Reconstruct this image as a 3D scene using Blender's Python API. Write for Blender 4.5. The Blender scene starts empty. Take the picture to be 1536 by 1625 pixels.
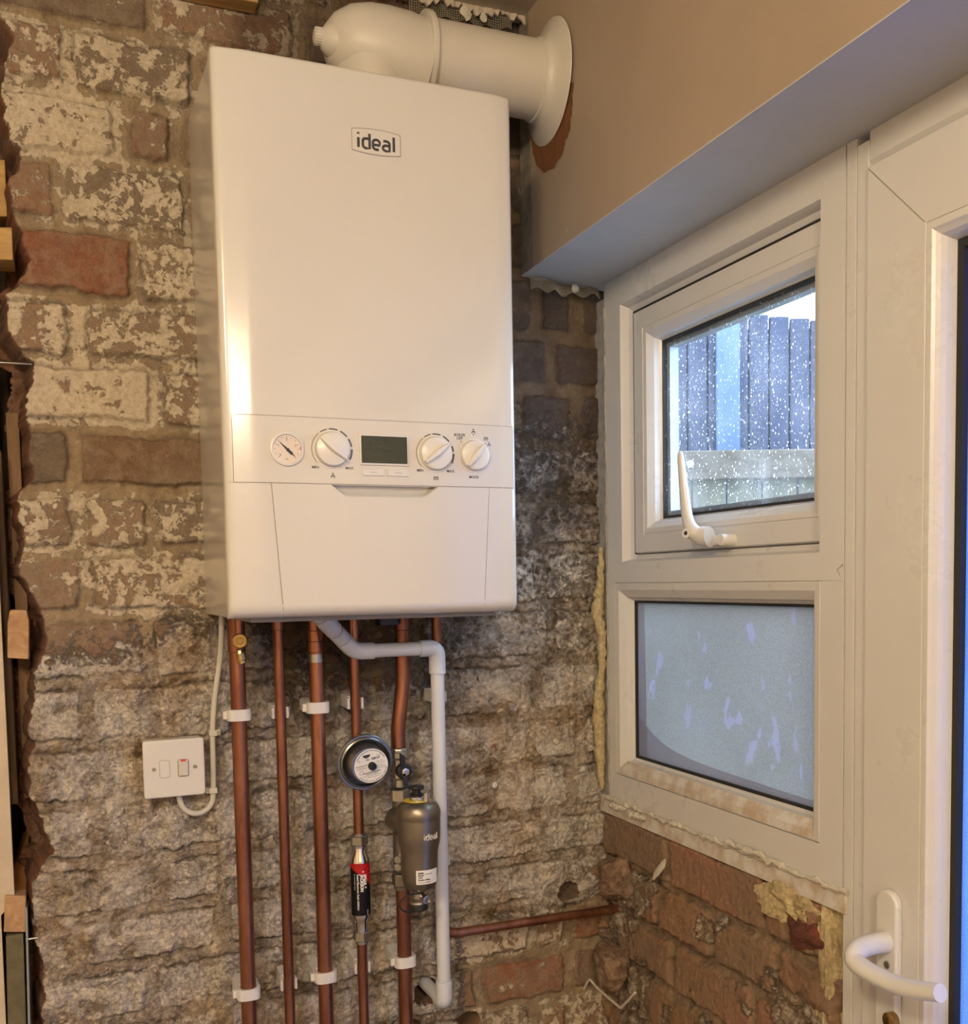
import bpy, math, random
import numpy as np
from mathutils import Vector, Matrix
PI = math.pi
sc = bpy.context.scene
COL = sc.collection
random.seed(7)

# ------------------------------------------------------------------ camera
CAM = Vector((-.1706, -1.6147, .0422)); ROT = (1.5036, .0162, -.3976); FPX = 1639.19; PX, PY = 818.508, 1032.875
cd = bpy.data.cameras.new('camera'); cam = bpy.data.objects.new('camera', cd); COL.objects.link(cam)
cam.location = CAM; cam.rotation_euler = ROT
cd.sensor_fit = 'AUTO'; cd.sensor_width = 36; cd.lens = FPX*36/1625
cd.shift_x = (768-PX)/1625; cd.shift_y = (PY-812.5)/1625; cd.clip_start = .02
sc.camera = cam

# ------------------------------------------------------------------ world, lamps, exposure
w = bpy.data.worlds.new('sky'); sc.world = w; w.use_nodes = True
bg = w.node_tree.nodes['Background']; bg.inputs[0].default_value = (.545, .725, .99, 1); bg.inputs[1].default_value = 5.6
def area(name, loc, rot, sx, sy, power, colr, shape='RECTANGLE', portal=False):
    l = bpy.data.lights.new(name, 'AREA'); l.shape = shape; l.size = sx; l.size_y = sy; l.energy = power; l.color = colr
    o = bpy.data.objects.new(name, l); COL.objects.link(o); o.location = loc; o.rotation_euler = rot
    if portal: l.cycles.is_portal = True
    return o
area('window_portal', (.78, -.33, .12), (0, PI/2, 0), .86, .62, 1, (1, 1, 1), portal=True)
area('door_portal', (.78, -1.15, -.3), (0, PI/2, 0), 1.7, .66, 1, (1, 1, 1), portal=True)
WARM = (1.0, .805, .525)
def bulb(name, loc, power, colr, r):
    l = bpy.data.lights.new(name, 'POINT'); l.energy = power; l.color = colr; l.shadow_soft_size = r
    o = bpy.data.objects.new(name, l); COL.objects.link(o); o.location = loc
bulb('pendant_lamp_light', (-.78, -1.95, .80), 30, WARM, .11)
bulb('rear_fill_light', (-.4, -3.0, .78), 34, (1, .815, .565), .12)  # unseen second light, added to lift the general room brightness
vs = sc.view_settings; sc.display_settings.display_device = 'sRGB'
vs.view_transform = 'Standard'; vs.look = 'None'; vs.gamma = 1; vs.use_curve_mapping = False; vs.exposure = 1.0

# ------------------------------------------------------------------ helpers
Rm = cam.rotation_euler.to_matrix()
def at(u, v, ax, val):                       # the point of the plane ax = val seen at photo pixel (u, v); used to measure places
    d = Rm @ Vector(((u-PX)/FPX, -(v-PY)/FPX, -1)); i = 'xyz'.index(ax)
    return CAM + d*((val-CAM[i])/d[i])

def sRGB(r, g, b):
    f = lambda c: (c/255/12.92 if c/255 <= .04045 else ((c/255+.055)/1.055)**2.4)
    return (f(r), f(g), f(b), 1)

class NT:
    def __init__(s, name):
        s.m = bpy.data.materials.new(name); s.m.use_nodes = True; s.t = s.m.node_tree; s.n = s.t.nodes; s.n.clear()
        s.out = s.n.new('ShaderNodeOutputMaterial')
    def node(s, typ, **kw):
        x = s.n.new(typ)
        for k, v in kw.items(): setattr(x, k, v)
        return x
    def link(s, a, b): s.t.links.new(a, b)
    def setin(s, n, i, v):
        if hasattr(v, 'is_output') or isinstance(v, bpy.types.NodeSocket): s.link(v, n.inputs[i])
        else: n.inputs[i].default_value = v
    def coord(s): return s.node('ShaderNodeTexCoord').outputs['Object']
    def noise(s, scale, detail=6, rough=.6, vec=None, dist=0):
        x = s.node('ShaderNodeTexNoise'); x.inputs['Scale'].default_value = scale; x.inputs['Detail'].default_value = detail
        x.inputs['Roughness'].default_value = rough; x.inputs['Distortion'].default_value = dist
        s.link(vec or s.geo(), x.inputs['Vector']); return x.outputs['Fac']
    def geo(s): return s.node('ShaderNodeNewGeometry').outputs['Position']
    def scaled(s, v3, src=None):
        x = s.node('ShaderNodeVectorMath', operation='MULTIPLY'); s.link(src or s.geo(), x.inputs[0]); x.inputs[1].default_value = v3
        return x.outputs[0]
    def ramp(s, fac, lo, hi, a=0., b=1.):
        x = s.node('ShaderNodeMapRange', clamp=True); s.setin(x, 0, fac); x.inputs[1].default_value = lo; x.inputs[2].default_value = hi
        x.inputs[3].default_value = a; x.inputs[4].default_value = b; return x.outputs[0]
    def math(s, op, a, b=0.):
        x = s.node('ShaderNodeMath', operation=op); s.setin(x, 0, a); s.setin(x, 1, b); return x.outputs[0]
    def mix(s, fac, a, b, mode='MIX'):
        x = s.node('ShaderNodeMix', data_type='RGBA', blend_type=mode)
        s.setin(x, 0, fac); s.setin(x, 6, a); s.setin(x, 7, b); return x.outputs[2]
    def attr(s, name):
        x = s.node('ShaderNodeAttribute'); x.attribute_name = name; return x
    def bsdf(s, colr, rough=.5, metal=0., bump=None, bstr=.3, bdist=.002, **kw):
        p = s.node('ShaderNodeBsdfPrincipled'); s.setin(p, 'Base Color', colr); s.setin(p, 'Roughness', rough); s.setin(p, 'Metallic', metal)
        for k, v in kw.items(): s.setin(p, k, v)
        if bump is not None:
            b = s.node('ShaderNodeBump'); b.inputs['Strength'].default_value = bstr; b.inputs['Distance'].default_value = bdist
            s.link(bump, b.inputs['Height']); s.link(b.outputs[0], p.inputs['Normal'])
        s.link(p.outputs[0], s.out.inputs[0]); return p

M = {}
def simple(name, colr, rough=.5, metal=0., nscale=40, var=.06, bstr=.05, bdist=.0005, **kw):
    t = NT(name); n = t.noise(nscale, 5)
    c2 = tuple(max(0, c*(1-var*2)) for c in colr[:3])+(1,)
    t.bsdf(t.mix(t.ramp(n, .3, .7), c2, colr), rough, metal, n, bstr, bdist, **kw); M[name] = t.m; return t.m
simple('enamel', (.60, .585, .555, 1), .16, 0, 6, .01, .02, .0002, **{'Coat Weight': .5, 'Coat Roughness': .05})
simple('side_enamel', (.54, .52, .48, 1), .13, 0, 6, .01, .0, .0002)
simple('white_plastic', (.64, .635, .62, 1), .3, 0, 20, .01)
simple('knob_plastic', (.68, .665, .64, 1), .25, 0, 20, .01)
simple('flue_paint', (.58, .545, .49, 1), .42, 0, 12, .03, .05)
simple('seam_grey', (.30, .28, .26, 1), .6)
simple('ink', (.035, .035, .045, 1), .5)
simple('grey_ink', (.10, .10, .11, 1), .5)
simple('black_plastic', (.012, .012, .013, 1), .35)
simple('black_rubber', (.015, .015, .017, 1), .6)
simple('white_pvc_pipe', (.60, .64, .73, 1), .28, 0, 15, .02)
simple('nylon', (.66, .65, .67, 1), .4, 0, 30, .02, **{'Subsurface Weight': .15, 'Subsurface Radius': (.01, .01, .01)})
simple('cable_white', (.58, .56, .52, 1), .4)
simple('chrome', (.72, .71, .69, 1), .1, 1, 30, .03)
simple('nickel', (.50, .49, .46, 1), .3, 1, 60, .12, .1)
simple('brass', (.48, .33, .13, 1), .28, 1, 60, .12)
simple('screw_steel', (.45, .44, .42, 1), .35, 1)
simple('red_paint', (.42, .008, .012, 1), .3)
simple('red_plastic', (.65, .05, .03, 1), .35)
simple('paper', (.78, .77, .77, 1), .5)
simple('yellow_paper', (.70, .55, .04, 1), .45)
simple('gauge_face', (.72, .64, .58, 1), .4)
simple('lcd_segment', (.035, .055, .045, 1), .4)
simple('black_label', (.006, .006, .009, 1), .5, 0, 20, .01, **{'Specular IOR Level': .2})
simple('bright_alloy', (.75, .72, .66, 1), .4, .4)
simple('dark_void', (.02, .016, .012, 1), .9)
simple('foam', (.56, .45, .25, 1), .8, 0, 160, .25, .7, .003)
simple('floor_concrete', (.30, .27, .24, 1), .8, 0, 8, .15)
simple('interior_paint', (.66, .58, .48, 1), .8, 0, 5, .03)
simple('pale_drywall', (.56, .47, .35, 1), .85, 0, 30, .08)
simple('grey_primer', (.40, .385, .36, 1), .8, 0, 70, .2, .5, .002)
simple('scrim', (.27, .24, .19, 1), .9)
simple('plaster_crumb', (.62, .58, .50, 1), .9, 0, 120, .15, .6, .002)
simple('green_timber', (.15, .13, .07, 1), .8, 0, 50, .2, .4, .002)
simple('mortar_lump', (.27, .2, .135, 1), .95, 0, 90, .25, .8, .003)
simple('galvanised', (.32, .35, .36, 1), .5, .5)

def mk_brushed():
    t = NT('filter_body'); n = t.noise(900, 2)
    t.bsdf(t.mix(n, (.20, .175, .145, 1), (.27, .24, .20, 1)), .36, .85, n, .05, .0003); M['filter_body'] = t.m
mk_brushed()
def mk_spun():
    t = NT('spun_steel'); n = t.noise(300, 2)
    t.bsdf(t.mix(n, (.25, .25, .235, 1), (.34, .34, .32, 1)), .3, .95, n, .03, .0003); M['spun_steel'] = t.m
mk_spun()
def mk_copper():
    t = NT('copper'); n = t.noise(9, 6, .6, t.scaled((3, 3, .7))); n2 = t.noise(120, 4, .6, t.scaled((1, 1, .15)))
    c = t.mix(t.ramp(n, .35, .65), (.20, .076, .044, 1), (.42, .185, .112, 1))
    c = t.mix(t.ramp(n2, .55, .75, 0, .55), c, (.13, .05, .03, 1))
    t.bsdf(c, t.ramp(n, .3, .7, .40, .26), .88, n2, .04, .0003); M['copper'] = t.m
    t = NT('bright_copper'); n = t.noise(30, 4)
    t.bsdf(t.mix(n, (.62, .24, .13, 1), (.5, .17, .09, 1)), .25, .9); M['bright_copper'] = t.m
mk_copper()
def mk_upvc():
    t = NT('upvc'); n = t.noise(14, 6); n2 = t.noise(260, 3); n3 = t.noise(5, 8, .7)
    c = t.mix(t.ramp(n, .3, .8, 0, .35), (.61, .605, .595, 1), (.55, .535, .51, 1))
    c = t.mix(t.ramp(n2, .73, .78, 0, .35), c, (.4, .33, .25, 1))
    t.bsdf(c, t.ramp(n3, .3, .7, .22, .4), 0, None); M['upvc'] = t.m
    t = NT('dusty_upvc'); n = t.noise(30, 7, .65); n2 = t.noise(120, 5)
    c = t.mix(t.ramp(n, .42, .6), (.62, .61, .58, 1), (.47, .38, .29, 1))
    t.bsdf(c, .55, 0, n2, .2, .001); M['dusty_upvc'] = t.m
mk_upvc()
def mk_plaster():
    t = NT('tan_plaster'); n = t.noise(6, 6); n2 = t.noise(170, 4); n3 = t.noise(38, 2)
    g = t.node('ShaderNodeSeparateXYZ'); t.link(t.geo(), g.inputs[0])
    c = t.mix(t.ramp(n, .3, .7), (.345, .27, .205, 1), (.375, .295, .225, 1))
    c = t.mix(t.ramp(n3, .76, .79, 0, .5), c, (.7, .62, .5, 1))
    # bare grey skim towards the corner: a strip of unpainted plaster
    wob = t.math('ADD', g.outputs[1], t.math('MULTIPLY', t.math('SUBTRACT', t.noise(14, 5), .5), .03))
    c = t.mix(t.ramp(wob, -.047, -.040), c, t.mix(t.ramp(t.noise(40, 6), .35, .65), (.15, .135, .115, 1), (.27, .24, .20, 1)))
    t.bsdf(c, .62, 0, t.noise(60, 5), .08, .001); M['tan_plaster'] = t.m
    t = NT('soffit_paint'); n = t.noise(9, 6); c = t.mix(t.ramp(n, .3, .7), (.44, .45, .47, 1), (.49, .50, .52, 1))
    c = t.mix(t.ramp(t.noise(90, 2), .76, .78, 0, .6), c, (.25, .2, .18, 1)); t.bsdf(c, .55, 0, n, .05, .001); M['soffit_paint'] = t.m
    t = NT('ceiling_plaster'); n = t.noise(12, 7); c = t.mix(t.ramp(n, .35, .7), (.42, .36, .31, 1), (.52, .46, .39, 1))
    t.bsdf(c, .8, 0, t.noise(50, 6), .4, .002); M['ceiling_plaster'] = t.m
    t = NT('hole_brown'); n = t.noise(50, 7); t.bsdf(t.mix(n, (.10, .035, .010, 1), (.26, .10, .035, 1)), .95, 0, n, .8, .003); M['hole_brown'] = t.m
mk_plaster()
def mk_wood(name, a, b, axis, scale=60):
    t = NT(name); s3 = {'x': (.08, 1, 1), 'y': (1, .08, 1), 'z': (1, 1, .08)}[axis]
    n = t.noise(scale, 6, .6, t.scaled(s3), 1.2); n2 = t.noise(scale*4, 3, .6, t.scaled(s3))
    c = t.mix(t.ramp(n, .35, .65), a, b); c = t.mix(t.ramp(n2, .6, .75, 0, .4), c, tuple(x*.5 for x in a[:3])+(1,))
    t.bsdf(c, .75, 0, n2, .3, .001); M[name] = t.m
mk_wood('yellow_pine', (.34, .20, .07, 1), (.50, .32, .12, 1), 'x')
mk_wood('end_grain', (.32, .18, .09, 1), (.48, .30, .16, 1), 'y', 45)
mk_wood('orange_pine', (.36, .15, .045, 1), (.52, .25, .09, 1), 'y')
mk_wood('dark_timber', (.07, .038, .018, 1), (.13, .075, .035, 1), 'z')
mk_wood('brown_stud', (.16, .09, .045, 1), (.26, .15, .08, 1), 'z')
mk_wood('fence_wood', (.13, .115, .065, 1), (.20, .175, .105, 1), 'z', 25)
mk_wood('fence_rail_wood', (.105, .078, .046, 1), (.17, .13, .085, 1), 'x', 25)
mk_wood('cladding', (.034, .037, .062, 1), (.050, .054, .086, 1), 'z', 20)
mk_wood('pale_cladding', (.095, .14, .23, 1), (.12, .17, .27, 1), 'z', 20)
simple('white_fascia', (.85, .82, .76, 1), .6)
simple('outdoor_ground', (.42, .42, .42, 1), .9)

def mk_glass():
    # clear pane with dried rain spots and dust
    t = NT('clear_glass'); v = t.node('ShaderNodeTexVoronoi', feature='F1'); v.inputs['Scale'].default_value = 230
    t.link(t.scaled((1, 1, .62)), v.inputs['Vector'])
    thr = t.math('MULTIPLY', t.ramp(t.noise(170, 1), .42, .72), .36)
    big = t.ramp(t.math('SUBTRACT', v.outputs['Distance'], thr), -.02, .0, 1, 0)
    dust = t.ramp(t.noise(420, 4, .7), .50, .68, .03, .42)
    spots = t.math('MAXIMUM', t.math('MULTIPLY', big, t.ramp(t.noise(9, 3), .35, .6, .55, 1)), t.math('MULTIPLY', dust, t.ramp(t.noise(7, 3), .4, .65, .1, .8)))
    tr = t.node('ShaderNodeBsdfTransparent'); tr.inputs[0].default_value = (.96, .98, 1, 1)
    gl = t.node('ShaderNodeBsdfGlossy'); gl.inputs['Roughness'].default_value = .02
    m1 = t.node('ShaderNodeMixShader'); m1.inputs[0].default_value = .06; t.link(tr.outputs[0], m1.inputs[1]); t.link(gl.outputs[0], m1.inputs[2])
    tl = t.node('ShaderNodeBsdfTranslucent'); tl.inputs[0].default_value = (.9, .9, .9, 1)
    df = t.node('ShaderNodeBsdfDiffuse'); df.inputs[0].default_value = (.9, .9, .9, 1)
    m2 = t.node('ShaderNodeMixShader'); m2.inputs[0].default_value = .35; t.link(tl.outputs[0], m2.inputs[1]); t.link(df.outputs[0], m2.inputs[2])
    m3 = t.node('ShaderNodeMixShader'); t.link(spots, m3.inputs[0]); t.link(m1.outputs[0], m3.inputs[1]); t.link(m2.outputs[0], m3.inputs[2])
    t.link(m3.outputs[0], t.out.inputs[0]); M['clear_glass'] = t.m
    t = NT('bare_glass'); tr = t.node('ShaderNodeBsdfTransparent'); gl = t.node('ShaderNodeBsdfGlossy'); gl.inputs['Roughness'].default_value = .02
    m1 = t.node('ShaderNodeMixShader'); m1.inputs[0].default_value = .06; t.link(tr.outputs[0], m1.inputs[1]); t.link(gl.outputs[0], m1.inputs[2]); t.link(m1.outputs[0], t.out.inputs[0]); M['bare_glass'] = t.m
    def frosted(name, c1, c2, flakes, opq=.40):
        t = NT(name); n = t.noise(500, 3); n1 = t.noise(4, 3)
        c = t.mix(t.ramp(n1, .35, .65), c1, c2)
        c = t.mix(t.ramp(n, .35, .65, 0, .22), c, (.75, .85, .95, 1))
        if flakes:
            f = t.ramp(t.noise(24, 2, .5, t.scaled((1, 1.5, .8))), .645, .66)
            f2 = t.ramp(t.noise(900, 2), .3, .55, .35, 1)
            c = t.mix(t.math('MULTIPLY', f, f2), c, (.46, .45, .54, 1))
        tl = t.node('ShaderNodeBsdfTranslucent'); t.link(c, tl.inputs[0])
        df = t.node('ShaderNodeBsdfPrincipled'); t.link(c, df.inputs['Base Color']); df.inputs['Roughness'].default_value = .45
        m = t.node('ShaderNodeMixShader'); m.inputs[0].default_value = opq; t.link(tl.outputs[0], m.inputs[1]); t.link(df.outputs[0], m.inputs[2])
        t.link(m.outputs[0], t.out.inputs[0]); M[name] = t.m
    frosted('frosted_film', (.335, .325, .295, 1), (.375, .365, .34, 1), True)
    frosted('bare_obscure_reveal', (.44, .46, .60, 1), (.52, .54, .66, 1), False)
    frosted('door_obscure_glass', (.19, .30, .53, 1), (.24, .36, .60, 1), False, .2)
    t = NT('lcd'); x = t.noise(60, 2); t.bsdf(t.mix(x, (.016, .027, .023, 1), (.022, .036, .031, 1)), .15, 0, **{'Coat Weight': .1}); M['lcd'] = t.m
mk_glass()

class MB:
    def __init__(s): s.v = []; s.f = []; s.mi = []; s.sm = []
    def add(s, vs_, fs, mi=0, smooth=False):
        b = len(s.v); s.v += [tuple(q) for q in vs_]
        for q in fs: s.f.append(tuple(b+i for i in q)); s.mi.append(mi); s.sm.append(smooth)
        return s
    def box(s, a, b, mi=0):
        x0, y0, z0 = [min(p, q) for p, q in zip(a, b)]; x1, y1, z1 = [max(p, q) for p, q in zip(a, b)]
        return s.add([(x0,y0,z0),(x1,y0,z0),(x1,y1,z0),(x0,y1,z0),(x0,y0,z1),(x1,y0,z1),(x1,y1,z1),(x0,y1,z1)],
                     [(0,3,2,1),(4,5,6,7),(0,1,5,4),(1,2,6,5),(2,3,7,6),(3,0,4,7)], mi)
    def tube(s, path, r, n=20, mi=0, caps=True, fillet=0, square=1.0):
        P = [Vector(p) for p in path]
        if fillet:
            Q = [P[0]]
            for i in range(1, len(P)-1):
                a = (P[i-1]-P[i]); b = (P[i+1]-P[i]); d = min(fillet, a.length*.49, b.length*.49)
                A = P[i]+a.normalized()*d; B = P[i]+b.normalized()*d
                for k in range(9):
                    u = k/8; Q.append(A*(1-u)**2+P[i]*2*u*(1-u)+B*u*u)
            P = Q+[P[-1]]
        rs = r if isinstance(r, (list, tuple)) else [r]*len(P)
        T = [((P[min(i+1, len(P)-1)]-P[max(i-1, 0)]).normalized()) for i in range(len(P))]
        up = Vector((0, 0, 1)) if abs(T[0].z) < .9 else Vector((0, -1, 0))
        N = (up-T[0]*up.dot(T[0])).normalized(); vs_ = []
        for i, p in enumerate(P):
            N = (N-T[i]*N.dot(T[i])).normalized(); B = T[i].cross(N)
            for k in range(n):
                a = 2*PI*k/n; vs_.append(p+(N*math.cos(a)+B*math.sin(a)*square)*rs[i])
        fs = [(i*n+k, i*n+(k+1) % n, (i+1)*n+(k+1) % n, (i+1)*n+k) for i in range(len(P)-1) for k in range(n)]
        s.add(vs_, fs, mi, True)
        if caps:
            s.add(vs_[:n], [tuple(range(n))[::-1]], mi); s.add(vs_[-n:], [tuple(range(n))], mi)
        return s
    def lathe(s, prof, origin, axis, n=40, mi=0, smooth=True, ref=None):
        # prof: list of (distance along axis, radius)
        O = Vector(origin); A = Vector(axis).normalized(); up = Vector(ref) if ref else (Vector((0, 0, 1)) if abs(A.z) < .9 else Vector((0, -1, 0)))
        N = (up-A*up.dot(A)).normalized(); B = A.cross(N); vs_ = []
        for d, r in prof:
            for k in range(n):
                a = 2*PI*k/n; vs_.append(O+A*d+(N*math.cos(a)+B*math.sin(a))*max(r, 1e-5))
        fs = [(i*n+k, i*n+(k+1) % n, (i+1)*n+(k+1) % n, (i+1)*n+k) for i in range(len(prof)-1) for k in range(n)]
        s.add(vs_, fs, mi, smooth)
        if prof[0][1] > 1e-4: s.add(vs_[:n], [tuple(range(n))[::-1]], mi)
        if prof[-1][1] > 1e-4: s.add(vs_[-n:], [tuple(range(n))], mi)
        return s
    def prism(s, pts, d, mi=0):                 # closed polygon pts (3-D) extruded by vector d
        n = len(pts); D = Vector(d); a = [Vector(p) for p in pts]
        return s.add(a+[p+D for p in a], [tuple(range(n))[::-1], tuple(range(n, 2*n))]+[(i, (i+1) % n, n+(i+1) % n, n+i) for i in range(n)], mi)
    def loopframe(s, y0, y1, z0, z1, prof, mi=0):  # mitred rectangular frame in a plane of constant x; prof: (inset, x)
        vs_ = []
        for ins, x in prof:
            vs_ += [(x, y0+ins, z0+ins), (x, y1-ins, z0+ins), (x, y1-ins, z1-ins), (x, y0+ins, z1-ins)]
        fs = [(i*4+k, i*4+(k+1) % 4, (i+1)*4+(k+1) % 4, (i+1)*4+k) for i in range(len(prof)-1) for k in range(4)]
        return s.add(vs_, fs, mi)
    def build(s, name, mats, parent=None, bevel=0, seg=2, auto=True, kind=None, at_=None):
        me = bpy.data.meshes.new(name); off = Vector((0, 0, 0))
        if parent is not None: off = Vector(parent['_o'])
        elif at_ is not None: off = Vector(at_)
        me.from_pydata([Vector(q)-off for q in s.v], [], s.f); me.update()
        for m in (mats if isinstance(mats, (list, tuple)) else [mats]): me.materials.append(M[m])
        me.polygons.foreach_set('material_index', s.mi); me.polygons.foreach_set('use_smooth', s.sm)
        import bmesh
        bm = bmesh.new(); bm.from_mesh(me); bmesh.ops.remove_doubles(bm, verts=bm.verts, dist=1e-6); bmesh.ops.recalc_face_normals(bm, faces=bm.faces); bm.to_mesh(me); bm.free()
        if any(s.sm): me.set_sharp_from_angle(angle=math.radians(38))
        o = bpy.data.objects.new(name, me); COL.objects.link(o)
        if parent is not None: o.parent = parent; o['_o'] = tuple(off)
        else: o.location = off; o['_o'] = tuple(off)
        if bevel:
            b = o.modifiers.new('bevel', 'BEVEL'); b.width = bevel; b.segments = seg; b.limit_method = 'ANGLE'; b.angle_limit = math.radians(40); b.harden_normals = False
        if kind: o['kind'] = kind
        return o
def smooth(pts, rs, k=6):                        # Catmull-Rom through the points
    P = [Vector(p) for p in pts]; Q = []; R_ = []
    for i in range(len(P)-1):
        a, b, c, d = P[max(i-1, 0)], P[i], P[i+1], P[min(i+2, len(P)-1)]
        for j in range(k):
            t = j/k; Q.append(.5*(2*b+(c-a)*t+(2*a-5*b+4*c-d)*t*t+(3*b-a-3*c+d)*t**3)); R_.append(rs[i]*(1-t)+rs[i+1]*t)
    return Q+[P[-1]], R_+[rs[-1]]
def tag(o, label, cat, group=None, kind=None):
    o['label'] = label; o['category'] = cat
    if group: o['group'] = group
    if kind: o['kind'] = kind
    return o
def thing(name, loc, label, cat, group=None):
    o = bpy.data.objects.new(name, None); COL.objects.link(o); o.location = loc; o['_o'] = tuple(loc); o.empty_display_size = .02
    return tag(o, label, cat, group)
def text_mesh(body, size, bold=0.0, align='CENTER', spacing=1.0, ext=.0002):
    cu = bpy.data.curves.new('t', 'FONT'); cu.body = body; cu.size = size; cu.align_x = align; cu.align_y = 'CENTER'; cu.offset = bold; cu.space_character = spacing
    cu.extrude = ext; cu.resolution_u = 4
    o = bpy.data.objects.new('t', cu); COL.objects.link(o); bpy.context.view_layer.update()
    me = bpy.data.meshes.new_from_object(o.evaluated_get(bpy.context.evaluated_depsgraph_get()))
    v = [tuple(q.co) for q in me.vertices]; f = [tuple(p.vertices) for p in me.polygons]
    bpy.data.objects.remove(o); bpy.data.curves.remove(cu); bpy.data.meshes.remove(me); return v, f
def text(mb, body, size, fn, mi=0, **kw):       # fn maps (x, y, depth) of the text to 3-D
    v, f = text_mesh(body, size, **kw); mb.add([fn(*q) for q in v], f, mi)

# ------------------------------------------------------------------ numpy noise and masonry surface
def vn(x, y, seed):
    xi = np.floor(x).astype(np.int64); yi = np.floor(y).astype(np.int64); fx = x-xi; fy = y-yi
    fx = fx*fx*fx*(fx*(fx*6-15)+10); fy = fy*fy*fy*(fy*(fy*6-15)+10)
    def h(a, b):
        n = (a*374761393+b*668265263+seed*974711) & 0xffffffff
        n = ((n ^ (n >> 13))*1274126177) & 0xffffffff
        return ((n ^ (n >> 16)) & 0xffff)/65535.
    return (h(xi, yi)*(1-fx)+h(xi+1, yi)*fx)*(1-fy)+(h(xi, yi+1)*(1-fx)+h(xi+1, yi+1)*fx)*fy
def fbm(x, y, sc_, oct_, seed, g=.5):
    t = 0; a = 1; n = 0
    for k in range(oct_):
        t = t+a*vn(x*sc_+17*k, y*sc_-9*k, seed+k); n += a; a *= g; sc_ *= 2.03
    return t/n
def ss(a, b, x):
    t = np.clip((x-a)/(b-a), 0, 1); return t*t*(3-2*t)

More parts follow.
